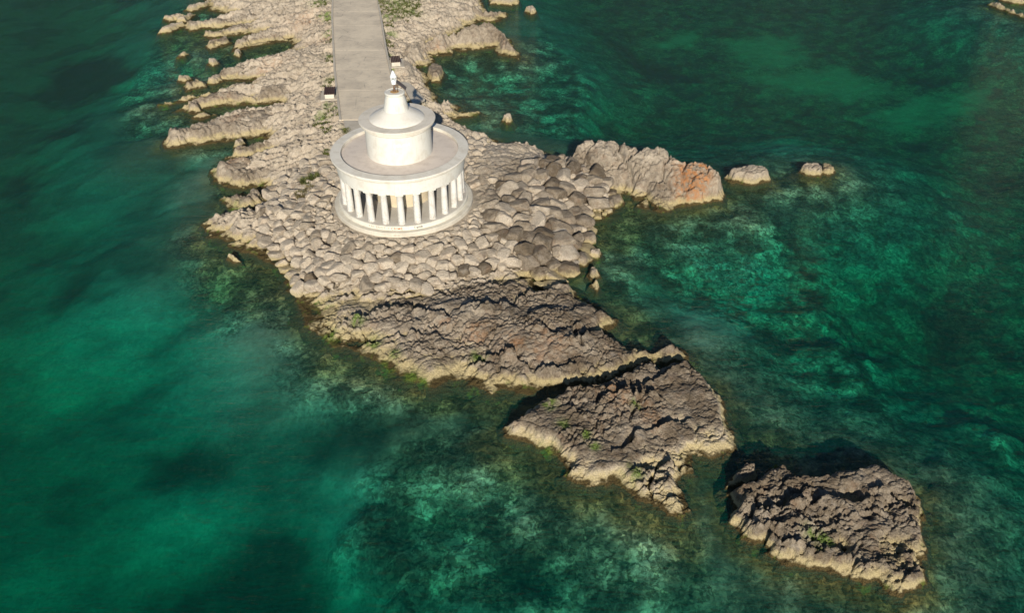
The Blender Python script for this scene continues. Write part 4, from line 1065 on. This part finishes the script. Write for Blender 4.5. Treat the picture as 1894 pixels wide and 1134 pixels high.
for (x, y, r, grey, h) in solo:
    roll = rb.random()
    mm = (B_GREY if roll < .64 else B_MID if roll < .94 else B_PALE) if grey else (B_PALE if roll < .72 else B_MID if roll < .97 else B_GREY)
    o = bpy.data.objects.new('boulder', MESHES[(mm.name, rb.randrange(16))])
    o.matrix_world = boulder_xform(x, y, r, h)
    COL.objects.link(o)
    a = math.degrees(math.atan2(y, x)); k = int(math.floor((a + 170) / 15))
    dist = int(round(math.hypot(x, y) - 6.04))
    col = {'pale_boulder': 'pale', 'buff_boulder': 'buff', 'grey_boulder': 'grey-brown'}[mm.name]
    if 0 <= k <= 11: where = 'under %s column from left' % ORD[k]
    elif a > 0 and a < 90: where = ('right of the lighthouse, towards the promontory' if a < 30 else 'right of the lighthouse, towards the green bay' if a < 55 else 'behind the lighthouse on its right')
    else: where = 'left of the lighthouse, beside the ridges' if a > 165 or a < -165 else 'behind the lighthouse on its left'
    recs.append((o, (col, dist, where), r))
cells = {}
for o, key, r in recs: cells.setdefault(key, []).append((r, o))
for (col, dist, where), lst in cells.items():
    lst.sort(key=lambda t: -t[0])
    for i, (r, o) in enumerate(lst):
        rank = '' if len(lst) == 1 else 'largest ' if i == 0 else (ORD[i] + ' largest ')
        tag(o, '%s%s boulder %s %s' % (rank, col, 'against plinth' if dist < 1 else '%s %s from plinth' % (NUM[min(dist, 15)], 'metre' if dist == 1 else 'metres'), where), 'boulder', 'boulders heaped round the lighthouse')
# the smaller stones between them
if True:
    small = [boulder_mesh(300 + i, 3) for i in range(6)]
    sv = []
    for me in small:
        co = np.empty(len(me.vertices) * 3, np.float32); me.vertices.foreach_get('co', co)
        fi = np.empty(len(me.polygons) * 3, np.int32); me.loops.foreach_get('vertex_index', fi)
        sv.append((co.reshape(-1, 3), fi.reshape(-1, 3)))
    V, Fc, base = [], [], 0
    extra = [(x, y, rb.uniform(.10, .18), g > -.3, h) for (x, y), o_, g, h, q, bd in zip(cand[:2600], ok, gz, hh, rr, bed) if o_ > .1 and q > 6.3 and bd < -.1]
    for (x, y, r, g, h) in rest + extra:
        co, fi = sv[rb.randrange(6)]
        M = np.array(boulder_xform(x, y, r * .95, h - .03))
        V.append(co @ M[:3, :3].T + M[:3, 3]); Fc.append(fi + base); base += len(co)
    o = np_mesh('rubble', np.concatenate(V), np.concatenate(Fc), rock_mat('rubble_stone', .2))
    tag(o, 'small rubble stones filling the gaps between the boulders', 'rubble', kind='stuff')

# ------------------------------------------------------------------ plants
def tuft_mesh(name, seed, n, spread, height, lean=.5, w=.02):
    r = random.Random(seed)
    v, f = [], []
    for i in range(n):
        a, q = r.uniform(0, 6.28), spread * math.sqrt(r.random())
        bx, by = q * math.cos(a), q * math.sin(a)
        h = height * r.uniform(.45, 1.0); la = a + r.gauss(0, .6)
        tx, ty = bx + math.cos(la) * h * lean * r.uniform(.3, 1.2), by + math.sin(la) * h * lean * r.uniform(.3, 1.2)
        px_, py_ = -math.sin(la) * w * r.uniform(.7, 1.6), math.cos(la) * w
        k = len(v); mxx, myy = bx + (tx - bx) * .4, by + (ty - by) * .4
        v += [(bx - px_, by - py_, -.05), (bx + px_, by + py_, -.05), (mxx - px_, myy - py_, h * .65), (mxx + px_, myy + py_, h * .65), (tx, ty, h)]
        f += [(k, k + 1, k + 3, k + 2), (k + 2, k + 3, k + 4)]
    return v, f
def plant(px, py, z, spread, height, n, mat, label, seed):
    p = W(px, py, z)
    v, f = tuft_mesh('grass_tuft', seed, n, spread, height)
    o = mesh_obj('grass_tuft', v, f, mat, None, False)
    o.location = (p[0], p[1], float(head_h2(np.array([p[0]]), np.array([p[1]]), sdf(HEAD, np.array([p[0]]), np.array([p[1]])))[0]) + .1)
    tag(o, label, 'grass tuft', 'grass tufts growing between the rocks')
plant(566, 338, 2.0, .5, .75, 260, LEAF, 'green grass tuft among the boulders left of the colonnade', 1)
plant(582, 330, 2.0, .55, .6, 220, LEAF, 'second green tuft, closer to the colonnade, among left boulders', 2)
plant(557, 366, 1.8, .5, .7, 220, DRY, 'dry straw tuft below the green grass among left boulders', 3)
plant(604, 283, 2.2, .35, .5, 140, LEAF, 'small green tuft beside the rim of the terrace on the left', 4)
plant(572, 352, 2.0, .4, .6, 150, DRY, 'dry tuft between the green tufts and the pale boulders', 5)
# weeds along the path edges, too many to count
rw = random.Random(9)
V, Fc = [], []
spots = []
def weeds(cx, cy, rad, n, hgt):
    for i in range(n):
        a, q = rw.uniform(0, 6.28), rad * math.sqrt(rw.random())
        spots.append((cx + q * math.cos(a), cy + q * math.sin(a) * 1.3))
for px, py, r, n in ((607, 205, .8, 16), (622, 212, .8, 22), (613, 150, .6, 30), (612, 110, .6, 30), (612, 70, .7, 30), (609, 35, .8, 30), (735, 8, 3.4, 520), (715, 40, 1.0, 90), (750, 20, 2.4, 200), (716, 75, .7, 50), (753, 190, .7, 50), (776, 180, .6, 40), (596, 225, .9, 40), (640, 243, .4, 25), (722, 130, .4, 20), (710, -20, 3, 200), (600, 160, .6, 25), (590, 8, 1.2, 60), (606, 240, .6, 25)):
    p = W(px, py, 2.4); weeds(p[0], p[1], r, n, .22)
sp = np.array(spots)
sx_, sy_ = sp[:, 0], sp[:, 1]
okw = (sdf(PATH_POLY, sx_, sy_) < -.28) & (np.hypot(sx_, sy_) > 6.3)
sx_, sy_ = sx_[okw], sy_[okw]
sz_ = head_h2(sx_, sy_, sdf(HEAD, sx_, sy_)) + .9 * head_detail(sx_, sy_)
for x, y, z in zip(sx_, sy_, sz_):
    v, f = tuft_mesh('w', rw.random(), 9, .2, .22, .9, .03)
    k = len(V)
    V.extend([(x + p[0], y + p[1], z + p[2]) for p in v]); Fc.extend([tuple(k + i_ for i_ in t) for t in f])
o = mesh_obj('weeds', V, Fc, LEAF, None, False)
tag(o, 'low green weeds and grass along the path edges', 'weeds', kind='stuff')
print('boulders', len(solo), 'rubble', len(rest) + len(extra), 'tris', sum(len(o.data.polygons) for o in bpy.data.objects if o.type == 'MESH'))
